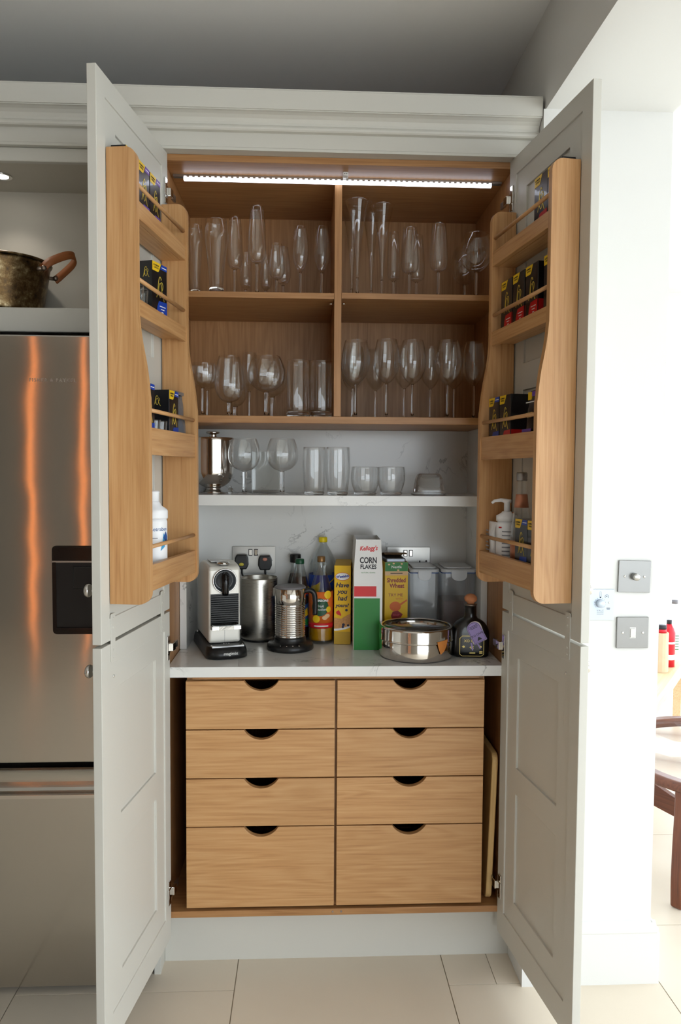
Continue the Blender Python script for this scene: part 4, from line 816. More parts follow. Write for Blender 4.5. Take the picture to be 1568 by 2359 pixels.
# body: side outline pushed across its width
SO = [(-0.125, 0.0375), (-0.125, 0.265)]+[(-0.125+0.02-0.02*math.cos(a), 0.265+0.02*math.sin(a)) for a in [0.5*PI*i/5 for i in range(1, 6)]]+smooth_curve([(-0.09, 0.288), (-0.03, 0.292), (0.03, 0.287), (0.075, 0.268), (0.100, 0.225), (0.106, 0.15), (0.106, 0.0375)], 4)
bd = MB().prism(SO, 'X', -0.051, 0.051).build('body', 'machine_white', cm, bevel=0.009, seg=4)
box('front_seam', 'grey_plastic', cm, -0.0003, 0.0003, -0.1258, -0.1252, 0.040, 0.083)
tp = [(x, y) for x, y in rounded(-0.050, 0.050, -0.187, -0.128, 0.030, 7, (1, 1, 0, 0))]
MB().prism(tp, 'Z', 0.0375, 0.042).build('drip_tray', 'tray_white', cm, bevel=0.0012)
for k in range(3): box('tray_slot', 'gloss_black', cm, -0.010+0.008*k, -0.006+0.008*k, -0.158, -0.150, 0.0421, 0.0425)
MB().box(-0.045, 0.045, -0.1262, -0.1252, 0.083, 0.196).build('grill_recess', 'gloss_black', cm)
for k in range(13): MB().prism([(-0.1264, 0.104+0.0069*k), (-0.1305, 0.1055+0.0069*k), (-0.1305, 0.1075+0.0069*k), (-0.1264, 0.1095+0.0069*k)], 'X', -0.0435, 0.0435).build('slat', 'black_plastic', cm)
cu = [(x, y) for x, y in rounded(-0.046, 0.046, -0.160, -0.1308, 0.022, 6, (1, 1, 0, 0))]
MB().prism(cu, 'Z', 0.0865, 0.0985).build('cup_support', 'chrome', cm, bevel=0.002); MB().prism([(x*0.93, -0.1318+(y+0.1318)*0.93) for x, y in cu], 'Z', 0.0987, 0.1005).build('cup_plate', 'tray_white', cm)
for k in range(3): box('cup_slot', 'gloss_black', cm, -0.010+0.007*k, -0.006+0.007*k, -0.148, -0.142, 0.1006, 0.101)
MB().lathe([(0.0345, 0.0002), (0.0392, 0.0002), (0.0392, 0.005), (0.0375, 0.0075), (0.0352, 0.0065), (0.0345, 0.0002)], 44, (0, -0.1254, 0.238), axis='Y').build('ring', 'chrome', cm)
MB().lathe([(0, 0.0002), (0.0342, 0.0002), (0.0342, 0.004), (0, 0.0045)], 44, (0, -0.1254, 0.238), axis='Y').build('head_disc', 'dark_disc', cm)
MB().tube([(0, -0.132, 0.262), (0, -0.139, 0.252), (0, -0.141, 0.230), (0, -0.140, 0.205), (0, -0.138, 0.194)], [0.010, 0.0125, 0.0122, 0.0112, 0.0095], 16).build('lever', 'gloss_black', cm)
MB().lathe([(0, 0), (0.020, 0), (0.021, 0.003), (0.018, 0.008), (0.008, 0.011), (0, 0.0115)], 30, (0, -0.098, 0.2882), sq=1.2).build('lever_cap', 'chrome', cm)
box('top_flap', 'tray_white', cm, -0.036, 0.010, -0.080, -0.010, 0.2925, 0.2965, bevel=0.002)
MB().tube([(-0.045, 0.095, 0.235), (-0.062, 0.100, 0.240)], 0.006, 10).build('tank_catch', 'black_plastic', cm)
MB().tube([(-0.056, 0.07, 0.0395), (-0.056, 0.085, 0.0395)], 0.004, 10).build('button', 'chrome', cm)
for k in range(6): box('side_vent', 'black_plastic', cm, 0.0511, 0.0535, -0.10+0.002*k, -0.06, 0.048+0.009*k, 0.052+0.009*k)
# ---- steel canister behind
c_ = atZ(595, 1482, ZW); cx_, cy_ = atY(596, 1400, 0.380).x, 0.380; H_ = atY(596, 1334, 0.380-0.06).z-ZW
o = thing('steel_canister', 'tall brushed steel canister between the coffee machine and milk frother', 'canister', (cx_, cy_, ZW)); R = 0.0645
MB().lathe([(0, 0.0006), (R*0.93, 0.0006), (R*0.95, 0.004), (R*0.97, 0.008), (0, 0.008)], 48).build('foot_ring', 'black_plastic', o)
MB().lathe([(0, 0.0082), (R*0.97, 0.0082), (R, 0.016), (R, H_-0.004), (R-0.001, H_-0.0005), (R-0.0025, H_-0.001), (R-0.003, H_-0.004), (R-0.003, 0.012), (0, 0.012)], 64).build('cylinder', 'brushed_cylinder', o)
# ---- milk frother
fx, fy = atY(668, 1490, 0.236).x, 0.236
o = thing('milk_frother', 'ribbed steel milk frother jug on a round black base', 'milk frother', (fx, fy, ZW))
MB().lathe([(0, 0.0006), (0.0755, 0.0006), (0.0775, 0.004), (0.0765, 0.016), (0.071, 0.0225), (0.056, 0.025), (0.053, 0.027), (0.0515, 0.038), (0.0515, 0.042), (0, 0.042)], 56).build('base', 'black_plastic', o)
for k in range(4): MB().lathe([(0, 0), (0.0028, 0), (0.0024, 0.0012), (0, 0.0016)], 12, (-0.030+0.020*k, -0.0705+0.0016*abs(k-1.5)*2, 0.0225)).build('button', 'polished_steel', o)
pr = [(0, 0.0423), (0.0495, 0.0423), (0.0495, 0.046)]
k_ = 0
z = 0.048
while z < 0.146: pr += [(0.0482, z), (0.0505, z+0.0024), (0.0505, z+0.0042), (0.0482, z+0.0066)]; z += 0.0074
MB().lathe(pr+[(0.0485, 0.151), (0.0505, 0.153), (0.0505, 0.202), (0.0490, 0.203), (0.048, 0.200), (0.048, 0.052), (0, 0.052)], 56).build('jug', 'polished_steel', o)
MB().prism([(-0.049, -0.008), (-0.0570, 0.0), (-0.049, 0.008)], 'Z', 0.176, 0.2025).build('spout', 'polished_steel', o)
MB().lathe([(0, 0.2032), (0.0515, 0.2032), (0.0522, 0.206), (0.048, 0.210), (0.02, 0.2095), (0, 0.2092)], 48).build('lid', 'grey_plastic', o)
MB().tube(smooth_curve([(0.048, 0, 0.192), (0.066, 0, 0.194), (0.079, 0, 0.183), (0.083, 0, 0.150), (0.082, 0, 0.112)], 4), 0.0085, 12).build('handle', 'black_plastic', o)
# ---- bottles
def bottle(name, label, px, Y, top, R, capcol, shoulder, neck, fill, caph=0.016, capr=0.0145, z0=ZW, rz=0.0):
    x = atY(px, 1400, Y).x; H = atY(px, top, Y).z-z0; o = thing(name, label, 'bottle', (x, Y, z0), rz)
    pr = smooth_curve([(R, 0.006), (R, 0.06), (R, shoulder*H), (R*0.90, (shoulder+0.10)*H), (R*0.60, (shoulder+neck)/2*H+0.02), (capr*0.95, neck*H), (capr*0.9, H-caph)], 5)
    MB().lathe([(0, 0.0012), (R-0.004, 0.0006)]+pr+[(capr*0.8, H-caph)]+[(max(r-0.0012, 0.004), z) for r, z in pr[::-1]]+[(0, 0.0075)], 40).build('bottle_body', 'bottle_plastic', o)
    MB().lathe([(0, H-caph+0.0002), (capr, H-caph+0.0002), (capr+0.0004, H-caph+0.004), (capr, H-0.002), (capr-0.002, H), (0, H)], 32).build('cap', capcol, o)
    if fill:
        m_, fz = fill; ins = [(max(r-0.0016, 0.003), z) for r, z in pr if 0.008 < z < fz*H]; MB().lathe([(0, 0.009)]+ins+[(0, ins[-1][1])], 36).build('drink', m_, o)
    return o, H, R
o, H, R = bottle('squash_bottle', 'orange squash bottle with gold cap and green round badge', 739, 0.329, 1281, 0.0422, 'gold_cap', 0.50, 0.86, ('orange_drink', 0.22), 0.020, 0.0135)
arc_band(R, 0.072, 0.180, -1.9, 1.9, 36).build('label', 'orange_print', o)
arc_band(R+0.0004, 0.055, 0.073, -1.9, 1.9, 36).build('red_band', 'cherry_red', o)
wshape('badge', circ(0.030, 0, 0, 32), 'deep_green', o, R, 0.128, -0.08, 0.001)
wtext('script_text', 'Fruit\nCreations', 0.0125, 'white_print', o, R+0.0011, 0.126, -0.08, shear=0.25, line=0.9); wtext('brand_lettering', 'ROBINSONS', 0.0105, 'white_print', o, R+0.0011, 0.150, -0.08, bold=0.0003)
for (a, z, r_) in ((-0.40, 0.088, 0.013), (0.55, 0.170, 0.014), (0.62, 0.120, 0.010)): wshape('orange_slice', circ(r_, 0, 0, 20), 'tab_yellow', o, R, z, a, 0.0014)
for (a, z) in ((0.30, 0.092), (0.50, 0.098)): wshape('peach_slice', circ(0.010, 0, 0, 16, 0.007), 'skin_print', o, R, z, a, 0.0014)
arc_band(R+0.0008, 0.061, 0.0655, -0.6, 0.6, 16).build('band_print', 'white_print', o)
o, H, R = bottle('juice_bottle', 'large clear bottle with yellow cap and blue label at the back', 743, 0.4235, 1237, 0.0500, 'yellow_cap', 0.66, 0.93, None, 0.018, 0.0150)
arc_band(R, 0.09, 0.225, -2.4, 2.4, 40).build('label', 'blue_print', o)
wshape('yellow_leaf', [(-0.030, 0.0), (-0.008, 0.006), (0.008, 0.018), (0.006, -0.010), (-0.006, -0.028), (-0.026, -0.014)], 'tab_yellow', o, R, 0.185, -0.35, 0.0008); wshape('yellow_stripe', [(0.0, 0.0), (0.030, 0.020), (0.034, 0.028), (0.004, 0.006)], 'tab_yellow', o, R, 0.195, 0.40, 0.0008)
o, H, R = bottle('cordial_bottle', 'dark cordial bottle with green cap behind the milk frother', 690, 0.370, 1287, 0.0375, 'green_cap', 0.55, 0.93, ('dark_cordial', 0.80), 0.018, 0.0150)
arc_band(R, 0.05, 0.165, -1.7, 1.7, 30).build('label', 'label_blue', o); wshape('badge', circ(0.024, 0, 0, 24, 0.018), 'print_dark', o, R, 0.145, 0.35, 0.0008); wshape('leaf', circ(0.012, 0, 0, 16), 'tube_green', o, R, 0.068, 0.75, 0.0008); wshape('yellow_splash', [(-0.012, 0), (0.012, 0.006), (0.008, 0.034), (-0.004, 0.02)], 'tab_yellow', o, R, 0.085, 0.55, 0.0008); wshape('red_fruit', circ(0.009, 0, 0, 16), 'red_print', o, R, 0.172, 0.65, 0.0008)
o, H, R = bottle('cordial_bottle', 'dark bottle with square black cap at the very back', 680, 0.4405, 1276, 0.0300, 'black_plastic', 0.60, 0.88, ('dark_cordial', 0.78), 0.030, 0.0195)
# ---- cereal boxes
def carton_frame(name, label, pL, pR, Y, turn, w, cat='box'):
    x = (atY(pL, 1400, Y).x+atY(pR, 1400, Y).x)/2; return thing(name, label, cat, (x, Y, ZW), turn)
o = carton_frame('wheat_biscuit_box', 'narrow yellow wheat biscuit box beside the orange squash', 769, 807.5, 0.290, -0.10, 0); w = 0.0280; h = atY(787, 1303, 0.29).z-ZW; D = 0.088; e = 0.0003
box('box_body', 'card_yellow', o, -w, w, 0, D, 0.0006, h, bevel=0.0008)
MB().add([(-w+0.001, 0.001, h+0.0004), (w-0.001, 0.001, h+0.0004), (w-0.001, D-0.001, h+0.0004), (-w+0.001, D-0.001, h+0.0004), (-w+0.001, 0.004, h+0.0012), (w-0.001, 0.004, h+0.0012), (w-0.001, D-0.001, h+0.012), (-w+0.001, D-0.001, h+0.012)], [(0,3,2,1),(4,5,6,7),(0,1,5,4),(1,2,6,5),(2,3,7,6),(3,0,4,7)]).build('top_flap', 'card_gold', o)
FPo = lambda nm, poly, m, d=0.0: MB().prism(poly, 'Y', -e-d, -e-0.0003-d).build(nm, m, o)
mb = MB().prism(circ(0.0245, 0, h-0.037, 28, 0.0135), 'Y', -e, -e-0.0003); mb.build('badge_red', 'cherry_red', o); MB().prism(circ(0.0232, 0, h-0.037, 28, 0.0120), 'Y', -e-0.0004, -e-0.0007).build('badge_white', 'white_print', o)
text('brand_lettering', 'Weetabix', 0.0118, 'blue_print', o, FRONT(0, -e-0.0009, h-0.037) @ Matrix.Rotation(0.12, 4, 'Z'), bold=0.0005, sx=0.93, shear=0.15)
for tx, zz_, sz in (('Have', h-0.067, 0.0215), ('you', h-0.089, 0.0215), ('had', h-0.112, 0.0215), ('yours?', h-0.136, 0.0165)): text('slogan', tx, sz, 'navy_print', o, FRONT(-0.001, -e-0.0003, zz_), bold=0.0006, shear=0.22)
FPo('cereal_picture', [(-w+0.0005, 0.050)]+[(-w+0.0005+(2*w-0.001)*i/10, 0.054+0.012*(i/10)**2) for i in range(11)]+[(w-0.0005, 0.106), (0.012, 0.098), (-0.004, 0.088), (-w+0.0005, 0.092)], 'cereal_print')
FPo('bowl_rim', [(-w+0.0005, 0.046)]+[(-w+0.0005+(2*w-0.001)*i/10, 0.047+0.012*(i/10)**2) for i in range(11)]+[(-w+0.0005+(2*w-0.001)*i/10, 0.054+0.012*(i/10)**2) for i in range(10, -1, -1)], 'white_print', 0.0003)
FPo('strawberry', [(-0.021, 0.112), (-0.012, 0.118), (-0.004, 0.104), (-0.004, 0.098), (-0.016, 0.102), (-0.021, 0.107)], 'cherry_red', 0.0004)
for (x, z, r_) in ((0.014, 0.118, 0.0045), (0.004, 0.068, 0.005), (0.020, 0.066, 0.004), (0.002, 0.060, 0.004)): FPo('blueberry', circ(r_, x, z, 14), 'navy_print', 0.0005)
FPo('gold_panel', [(-w+0.0005, 0.001), (w-0.0005, 0.001), (w-0.0005, 0.044), (-w+0.0005, 0.044)], 'card_gold')
# cornflakes: tapering top, flaps open
o = carton_frame('cornflakes_box', 'tall white open cereal box with red script and green lower half', 814.5, 880, 0.205, -0.02, 0); w = 0.0470; h = atY(846, 1243, 0.205).z-ZW; zs_ = atY(846, 1313, 0.205).z-ZW; D = 0.19
wt_ = 0.0405; th = 0.0012
OUT = [(-w, 0.0006), (w, 0.0006), (w, zs_), (wt_, h), (-wt_, h), (-w, zs_)]
fp = MB().prism(OUT, 'Y', 0.0, th).build('front_panel', 'card_white', o)
MB().prism(OUT, 'Y', D-th, D).build('back_panel', 'card_white', o)
for s in (-1, 1): MB().prism([(s*w, 0.0006), (s*w, zs_), (s*wt_, h), (s*(wt_-th), h), (s*(w-th), zs_), (s*(w-th), 0.0006)], 'Y', th+0.0001, D-th-0.0001).build('side_panel', 'card_white', o)
box('base_panel', 'card_white', o, -w+th, w-th, th+0.0001, D-th-0.0001, 0.0006, 0.002)
text('brand_lettering', "Kellogg's", 0.0200, 'cherry_red', o, FRONT(0.0, -e, h-0.029) @ Matrix.Rotation(0.03, 4, 'Z'), shear=0.28, bold=0.0006, sx=0.82)
text('title_lettering', 'CORN', 0.0270, 'print_dark', o, FRONT(0.0, -e, h-0.069), bold=0.0009, sx=0.72); text('title_lettering', 'FLAKES', 0.0195, 'print_dark', o, FRONT(0.0, -e, h-0.090), bold=0.0006, sx=0.84); text('tag_line', 'NATURAL GRAINS', 0.0056, 'leaf_green', o, FRONT(0.0, -e, h-0.109))
FPo('green_block', [(-w+0.001, 0.001), (w-0.008, 0.001), (w-0.008, 0.172), (-w+0.001, 0.172)], 'leaf_green'); FPo('red_block', [(-w+0.001, 0.178), (w-0.020, 0.178), (w-0.020, 0.212), (-w+0.001, 0.212)], 'cherry_red')
# shredded wheat
o = carton_frame('shredded_wheat_box', 'yellow and green opened cereal box right of the tall white one', 885, 939, 0.318, 0.05, 0); w = 0.0400; h = atY(911, 1295, 0.318).z-ZW; D = 0.14
for nm, d in (('front_panel', (-w, w, 0, th)), ('back_panel', (-w, w, D-th, D)), ('side_panel', (-w, -w+th, th+0.0001, D-th-0.0001)), ('side_panel', (w-th, w, th+0.0001, D-th-0.0001))): box(nm, 'card_yellow', o, *d, 0.0006, h)
box('base_panel', 'card_yellow', o, -w+th, w-th, th+0.0001, D-th-0.0001, 0.0006, 0.002)
MB().prism(smooth_curve([(D-0.002, h+0.0002), (D*0.75, h+0.018), (D*0.35, h+0.028), (0.012, h+0.027)], 4)+smooth_curve([(0.012, h+0.0255), (D*0.35, h+0.0265), (D*0.75, h+0.0165), (D-0.0035, h+0.0002)], 4), 'X', -w+0.001, w-0.001).build('lifted_lid', 'card_brown', o)
box('inner_bag', 'foil_grey', o, -w+0.006, w-0.006, 0.012, D-0.012, h-0.06, h+0.0125, bevel=0.004)
FPo('green_panel', [(-w+0.0005, h-0.031), (w-0.0005, h-0.031), (w-0.0005, h-0.0005), (-w+0.0005, h-0.0005)], 'leaf_green'); FPo('tan_band', [(-w+0.0005, h-0.046), (w-0.0005, h-0.046), (w-0.0005, h-0.0312), (-w+0.0005, h-0.0312)], 'skin_print')
text('maker_lettering', 'Nestlé', 0.0135, 'white_print', o, FRONT(0, -e-0.0003, h-0.017), bold=0.0002); bars('band_print', [0.042], 0.003, 0.01, 'print_dark', o, FRONT(0, -e-0.0004, h-0.0385))
for (x, z) in ((-0.026, h-0.008), (-0.010, h-0.005), (0.018, h-0.006), (0.006, h-0.0275)): FPo('grain', circ(0.004, x, z, 10, 0.0028), 'skin_print', 0.0004)
text('title_lettering', 'Shredded', 0.0205, 'maroon_print', o, FRONT(0, -e, h-0.063), bold=0.0006, sx=0.83); text('title_lettering', 'Wheat', 0.0205, 'maroon_print', o, FRONT(0.002, -e, h-0.082), bold=0.0006, sx=0.88)
text('slogan', 'TRY ME', 0.0150, 'maroon_print', o, FRONT(-0.002, -e, h-0.114)); text('slogan', 'WITH', 0.0090, 'orange_print', o, FRONT(0.010, -e, h-0.127))
FPo('berry_heap', circ(0.020, -0.003, h-0.153, 14, 0.017), 'orange_print'); FPo('spoon', [(0.012, h-0.144), (0.038, h-0.128), (0.038, h-0.134), (0.014, h-0.151)], 'orange_print', 0.0003); FPo('raspberry', [(-0.018, h-0.185), (-0.012, h-0.171), (0.006, h-0.168), (0.023, h-0.180), (0.014, h-0.196), (-0.004, h-0.201), (-0.014, h-0.197)], 'maroon_print', 0.0006)
text('berry_text', 'RASP', 0.0098, 'pink_print', o, FRONT(0.001, -e-0.001, h-0.183)); FPo('blueberry', circ(0.0135, -0.001, h-0.212, 18), 'navy_print', 0.0006)
# ---- plastic cereal tubs
def tub(name, label, pL, pR, lidtop, Y, D, fill=None):
    a, b_ = atY(pL, 1400, Y).x, atY(pR, 1400, Y).x; h = atY((pL+pR)/2, lidtop, Y).z-ZW; w = (b_-a)/2; o = thing(name, label, 'storage tub', ((a+b_)/2, Y, ZW)); n_ = 0
    rim = [rounded(-w*f_, w*f_, D/2-(D/2)*f_, D/2+(D/2)*f_, 0.012) for f_ in (0.86, 0.90, 0.97, 0.97)]; zs2 = (0.0006, 0.006, h-0.030, h-0.020); mb = MB(); n = len(rim[0])
    for pl, z in zip(rim, zs2): mb.v += [(x, y, z) for x, y in pl]
    for i in range(3):
        for j in range(n): mb.f.append((i*n+j, i*n+(j+1) % n, (i+1)*n+(j+1) % n, (i+1)*n+j)); mb.sm.append(False)
    mb.f.append(tuple(range(n))[::-1]); mb.sm.append(False)
    mb.build('tub_body', 'tub_plastic', o)
    MB().prism(rounded(-w, w, -0.002, D+0.002, 0.014), 'Z', h-0.0195, h-0.008).build('lid', 'lid_plastic', o, bevel=0.002)
    MB().prism(rounded(-w*0.8, w*0.8, 0.012, D-0.012, 0.012), 'Z', h-0.0079, h-0.001).build('lid_panel', 'lid_plastic', o, bevel=0.002)
    MB().prism(rounded(-w*0.985, w*0.985, 0.0, D, 0.012), 'Z', h-0.0225, h-0.0198).build('seal', 'label_blue', o)
    MB().prism([(-w*0.45, h-0.012), (w*0.45, h-0.012)]+[(w*0.45*math.cos(a2), h-0.030-0.018*math.sin(a2)) for a2 in [PI*i/10 for i in range(11)]], 'Y', -0.0045, -0.0022).build('latch', 'lid_plastic', o, bevel=0.0006)
    if fill: MB().prism(rounded(-w*0.84, w*0.84, 0.014, D-0.014, 0.01), 'Z', 0.008, fill*h).build('contents', 'pasta_brown', o, bevel=0.006)
tub('storage_tub', 'clear plastic storage tub directly behind the round steel tin', 943, 1011, 1306, 0.300, 0.15)
tub('storage_tub', 'clear plastic storage tub with dark food behind the black liqueur bottle', 1016, 1096, 1306, 0.290, 0.16, 0.55)
# ---- round steel tin with glass lid
tx = atZ(952, 1530, ZW); o = thing('round_tin', 'round polished steel tin with clear lid and orange sticker', 'tin', (atY(953, 1490, 0.142).x+0.006, 0.140, ZW)); R = 0.118
zr = atY(953, 1487, 0.142-R).z-ZW; zt = atY(953, 1457, 0.142-R).z-ZW
MB().lathe([(0, 0.0006), (R-0.006, 0.0006), (R-0.002, 0.003), (R, 0.007), (R, zr-0.006), (R-0.002, zr-0.002), (R-0.002, zr-0.001), (0, zr-0.001)], 80).build('tin_body', 'polished_steel', o)
MB().lathe([(R-0.001, zr-0.0005), (R+0.0018, zr-0.0005), (R+0.0028, zr+0.0015), (R+0.0018, zr+0.004), (R+0.0012, zr+0.006), (R+0.0012, zt-0.004), (R, zt), (R-0.004, zt+0.0025), (R-0.010, zt+0.002), (R-0.012, zt-0.001), (R-0.006, zt-0.003), (R-0.001, zt-0.006), (R-0.001, zr-0.0005)], 80).build('lid_rim', 'polished_steel', o)
MB().lathe([(0, zt-0.0025), (R-0.0125, zt-0.0025), (R-0.0125, zt-0.0005), (0, zt-0.0005)], 64).build('lid_window', 'lid_glass', o)
MB().lathe([(0, zr-0.0008), (R-0.01, zr-0.0008), (R-0.01, zr+0.0005), (0, zr+0.0005)], 64).build('inner_floor', 'satin_steel', o)
wshape('sticker', [(-0.024, 0.014), (0.022, 0.018), (0.014, -0.004), (0.004, -0.018), (-0.010, -0.026), (-0.018, -0.008)], 'sticker_orange', o, R+0.001, zr-0.006, 0.62, 0.0022)
# ---- black liqueur bottle with cork and lilac tag
pb = atZ(1084, 1516, ZW); o = thing('liqueur_bottle', 'squat black liqueur bottle with cork ball and lilac tag', 'bottle', (atY(1083, 1480, 0.125).x, 0.130, ZW), -0.06); kz = lambda py: atY(1083, py, 0.125).z-ZW
mb = MB(); secs = ((0.052, 0.031, 0.0006), (0.057, 0.035, 0.005), (0.0585, 0.036, 0.02), (0.0585, 0.036, kz(1462)), (0.0575, 0.0355, kz(1451)), (0.053, 0.034, kz(1442)), (0.0455, 0.031, kz(1434)), (0.034, 0.026, kz(1428)), (0.023, 0.0205, kz(1424)), (0.0190, 0.019, kz(1418)), (0.0185, 0.0185, kz(1396)))
ns = 40
for (a, b_, z) in secs:
    ex = 0.42+0.58*max(0.0, min(1.0, (0.0585-a)/0.038))
    for i in range(ns):
        t_ = 2*PI*i/ns; c, s = math.cos(t_), math.sin(t_); mb.v.append((a*math.copysign(abs(c)**ex, c), b_*math.copysign(abs(s)**ex, s), z))
for i in range(len(secs)-1):
    for j in range(ns): mb.f.append((i*ns+j, i*ns+(j+1) % ns, (i+1)*ns+(j+1) % ns, (i+1)*ns+j)); mb.sm.append(True)
mb.f += [tuple(range(ns))[::-1], tuple(range((len(secs)-1)*ns, len(secs)*ns))]; mb.sm += [False]*2
mb.build('bottle_body', 'black_bottle', o)
MB().lathe([(0, kz(1395.5)), (0.019, kz(1395.5)), (0.0205, kz(1393)), (0.0195, kz(1391)), (0, kz(1391))], 30).build('neck_ring', 'pewter', o)
zc0, zc1 = kz(1390.5), kz(1368); MB().lathe([(0, zc0), (0.012, zc0)]+[(0.0205*math.sin(a), (zc0+zc1)/2-(zc1-zc0)/2*math.cos(a)) for a in [0.6+2.4*i/8 for i in range(9)]]+[(0, zc1)], 28).build('cork_ball', 'cork', o)
LB = [(-0.038, 0.012), (-0.030, 0.006), (0.030, 0.006), (0.038, 0.012), (0.038, 0.062), (0.030, 0.070), (-0.030, 0.070), (-0.038, 0.062)]
mb = MB().ribbon([(x, y) for x, y in LB], 0.0016, 0, 0.0004, True); mb.build('gold_border', 'gold_print', o, FRONT(0, -0.0363, 0))
text('label_lettering', 'XO CAFE', 0.0120, 'gold_print', o, FRONT(0, -0.0365, 0.054)); bars('label_print', [0.018], 0.003, 0.01, 'gold_print', o, FRONT(0.002, -0.0365, 0.016))
for (x, z, r_) in ((-0.026, 0.036, 0.006), (0.0, 0.034, 0.008), (0.027, 0.036, 0.006)): MB().prism([(x+r_*math.cos(2*PI*i/10)*(1 if i % 2 else 0.55), z+r_*0.8*math.sin(2*PI*i/10)*(1 if i % 2 else 0.55)) for i in range(10)], 'Y', -0.0363, -0.0366).build('gold_emblem', 'gold_print', o)
bars('corner_print', [0.010, 0.010], 0.003, 0.0045, 'gold_print', o, FRONT(0.029, -0.0365, 0.018))
MB().tube(smooth_curve([(-0.019, -0.004, kz(1421)), (-0.008, -0.0205, kz(1430)), (0.001, -0.030, kz(1436)), (0.008, -0.0205, kz(1430)), (0.019, -0.004, kz(1421))], 5), 0.0012, 6).build('ribbon', 'lilac_paper', o)
tg = rounded(-0.0165, 0.0165, -0.052, 0.0, 0.0155, 6, (0, 0, 1, 1)); tm = face_mx((-0.004, -0.0395, kz(1430)), (0.88, 0.0, 0.47), (-0.47, 0.0, 0.88)) @ Matrix.Scale(1.32, 4)
MB().prism([(x+0.004, y+0.001) for x, y in tg], 'Z', -0.0010, -0.0004).build('tag_back', 'cream_paper', o, tm @ Matrix.Rotation(-0.12, 4, 'Z')); MB().prism(tg, 'Z', 0.0, 0.0007).build('tag', 'lilac_paper', o, tm)
MB().ribbon([(x*0.88, -0.026+(y+0.026)*0.93) for x, y in tg], 0.0007, 0.0008, 0.0010, True).build('tag_border', 'print_dark', o, tm)
text('tag_lettering', 'XO CAFE', 0.0070, 'print_dark', o, tm @ Matrix.Translation((0, -0.032, 0.0010))); bars('tag_print', [0.022, 0.022, 0.018], 0.001, 0.003, 'print_dark', o, tm @ Matrix.Translation((0, -0.012, 0.0009)))
MB().prism([(-0.006, -0.046), (0.006, -0.046), (0.003, -0.041), (0.0, -0.038), (-0.003, -0.041)], 'Z', 0.0008, 0.0011).build('tag_emblem', 'print_dark', o, tm)
for (x0, x1, zz2) in ((-0.004, 0.000, 0.026), (0.014, 0.024, 0.032)): MB().prism([(x0, 0.048), (x0+0.005, 0.049), (x1+0.005, zz2), (x1+0.002, zz2-0.003), (x1, zz2)], 'Y', -0.0372, -0.0368).build('ribbon_tail', 'lilac_paper', o)
# ---- sockets and plugs on the quartz back
def socket(name, label, x0, x1, z0, z1, switched):
    o = thing(name, label, 'socket', ((x0+x1)/2, 0.4750, (z0+z1)/2)); w, h = (x1-x0)/2, (z1-z0)/2
    MB().prism(rounded(-w, w, -h, h, 0.003), 'Y', -0.006, -0.0002).build('plate', 'satin_steel', o, bevel=0.001)
    for x in (-0.012, 0.008):
        box('switch_surround', 'print_dark', o, x-0.0072, x+0.0072, -0.0068, -0.0061, h-0.034, h-0.010); box('rocker', 'polished_steel', o, x-0.0052, x+0.0052, -0.0095, -0.0069, h-0.032, h-0.012, bevel=0.0008)
    for s in (-1, 1):
        MB().lathe([(0, 0), (0.0035, 0), (0.003, 0.001), (0, 0.0012)], 12, (s*(w-0.014), -0.0061, -0.002), axis='Y').build('screw', 'print_dark', o)
        for (dx, dz, a, b_) in ((0, -0.004, 0.002, 0.004), (-0.011, -0.024, 0.0032, 0.002), (0.011, -0.024, 0.0032, 0.002)): box('pin_hole', 'gloss_black', o, s*w*0.52+dx-a, s*w*0.52+dx+a, -0.0064, -0.0061, dz-b_, dz+b_)
    return o
sa, sb = atY(535, 1258, 0.475), atY(634, 1320, 0.475); socket('wall_socket', 'steel double socket behind the canister with two black plugs', sa.x, sb.x, sb.z, sa.z, True)
sc2, sd = atY(891, 1260, 0.475), atY(990, 1260, 0.475); socket('wall_socket', 'steel double socket behind the cereal box and storage tubs', sc2.x, sd.x, sc2.z-(sa.z-sb.z), sc2.z, True)
def plug(px, py, lab, dot, dz, end):
    c = atY(px, py, 0.44); o = thing('power_plug', lab, 'plug', (c.x, 0.4685, c.z)); W_ = 0.0245; Hh = 0.026
    P = [(-W_*0.72, -Hh), (W_*0.72, -Hh), (W_, -Hh*0.35), (W_*0.95, Hh*0.55), (W_*0.75, Hh), (-W_*0.75, Hh), (-W_*0.95, Hh*0.55), (-W_, -Hh*0.35)]
    MB().prism(P, 'Y', -0.030, -0.0003).build('plug_body', 'black_plastic', o, bevel=0.004, seg=3)
    MB().lathe([(0, 0), (0.0085, 0), (0.0085, 0.0006), (0, 0.0006)], 20, (0, -0.0301, dz), axis='Y', sq=0.7).build('fuse_label', dot, o)
    pts = [Vector((0, -0.016, -Hh-0.001)), Vector((0.001, -0.015, -Hh-0.018)), Vector((end*0.5, -0.010, -Hh-0.035)), Vector((end, -0.006, -Hh-0.075)), Vector((end*1.1, -0.0055, ZW+0.006-c.z))]
    MB().tube(smooth_curve(pts, 5), 0.0034, 8).build('cable', 'black_plastic', o)
plug(556, 1295, 'black power plug with yellow label in the left of the socket', 'plug_yellow', -0.008, 0.016); plug(610, 1297, 'black power plug with pink label in the right of the socket', 'plug_pink', 0.013, -0.004)
# ---- chopping board standing in the gap right of the drawers
o = thing('chopping_board', 'pale wooden chopping board standing on edge beside the drawers', 'chopping board', (0.4705, 0.03, 0.1908)); MB().prism(rounded(0.0, 0.36, 0.0, 0.465, 0.025), 'X', 0.0, 0.019).build('board', 'chopping_wood_Z', o, Matrix.Rotation(0.033, 4, 'Y'), bevel=0.004, seg=3)
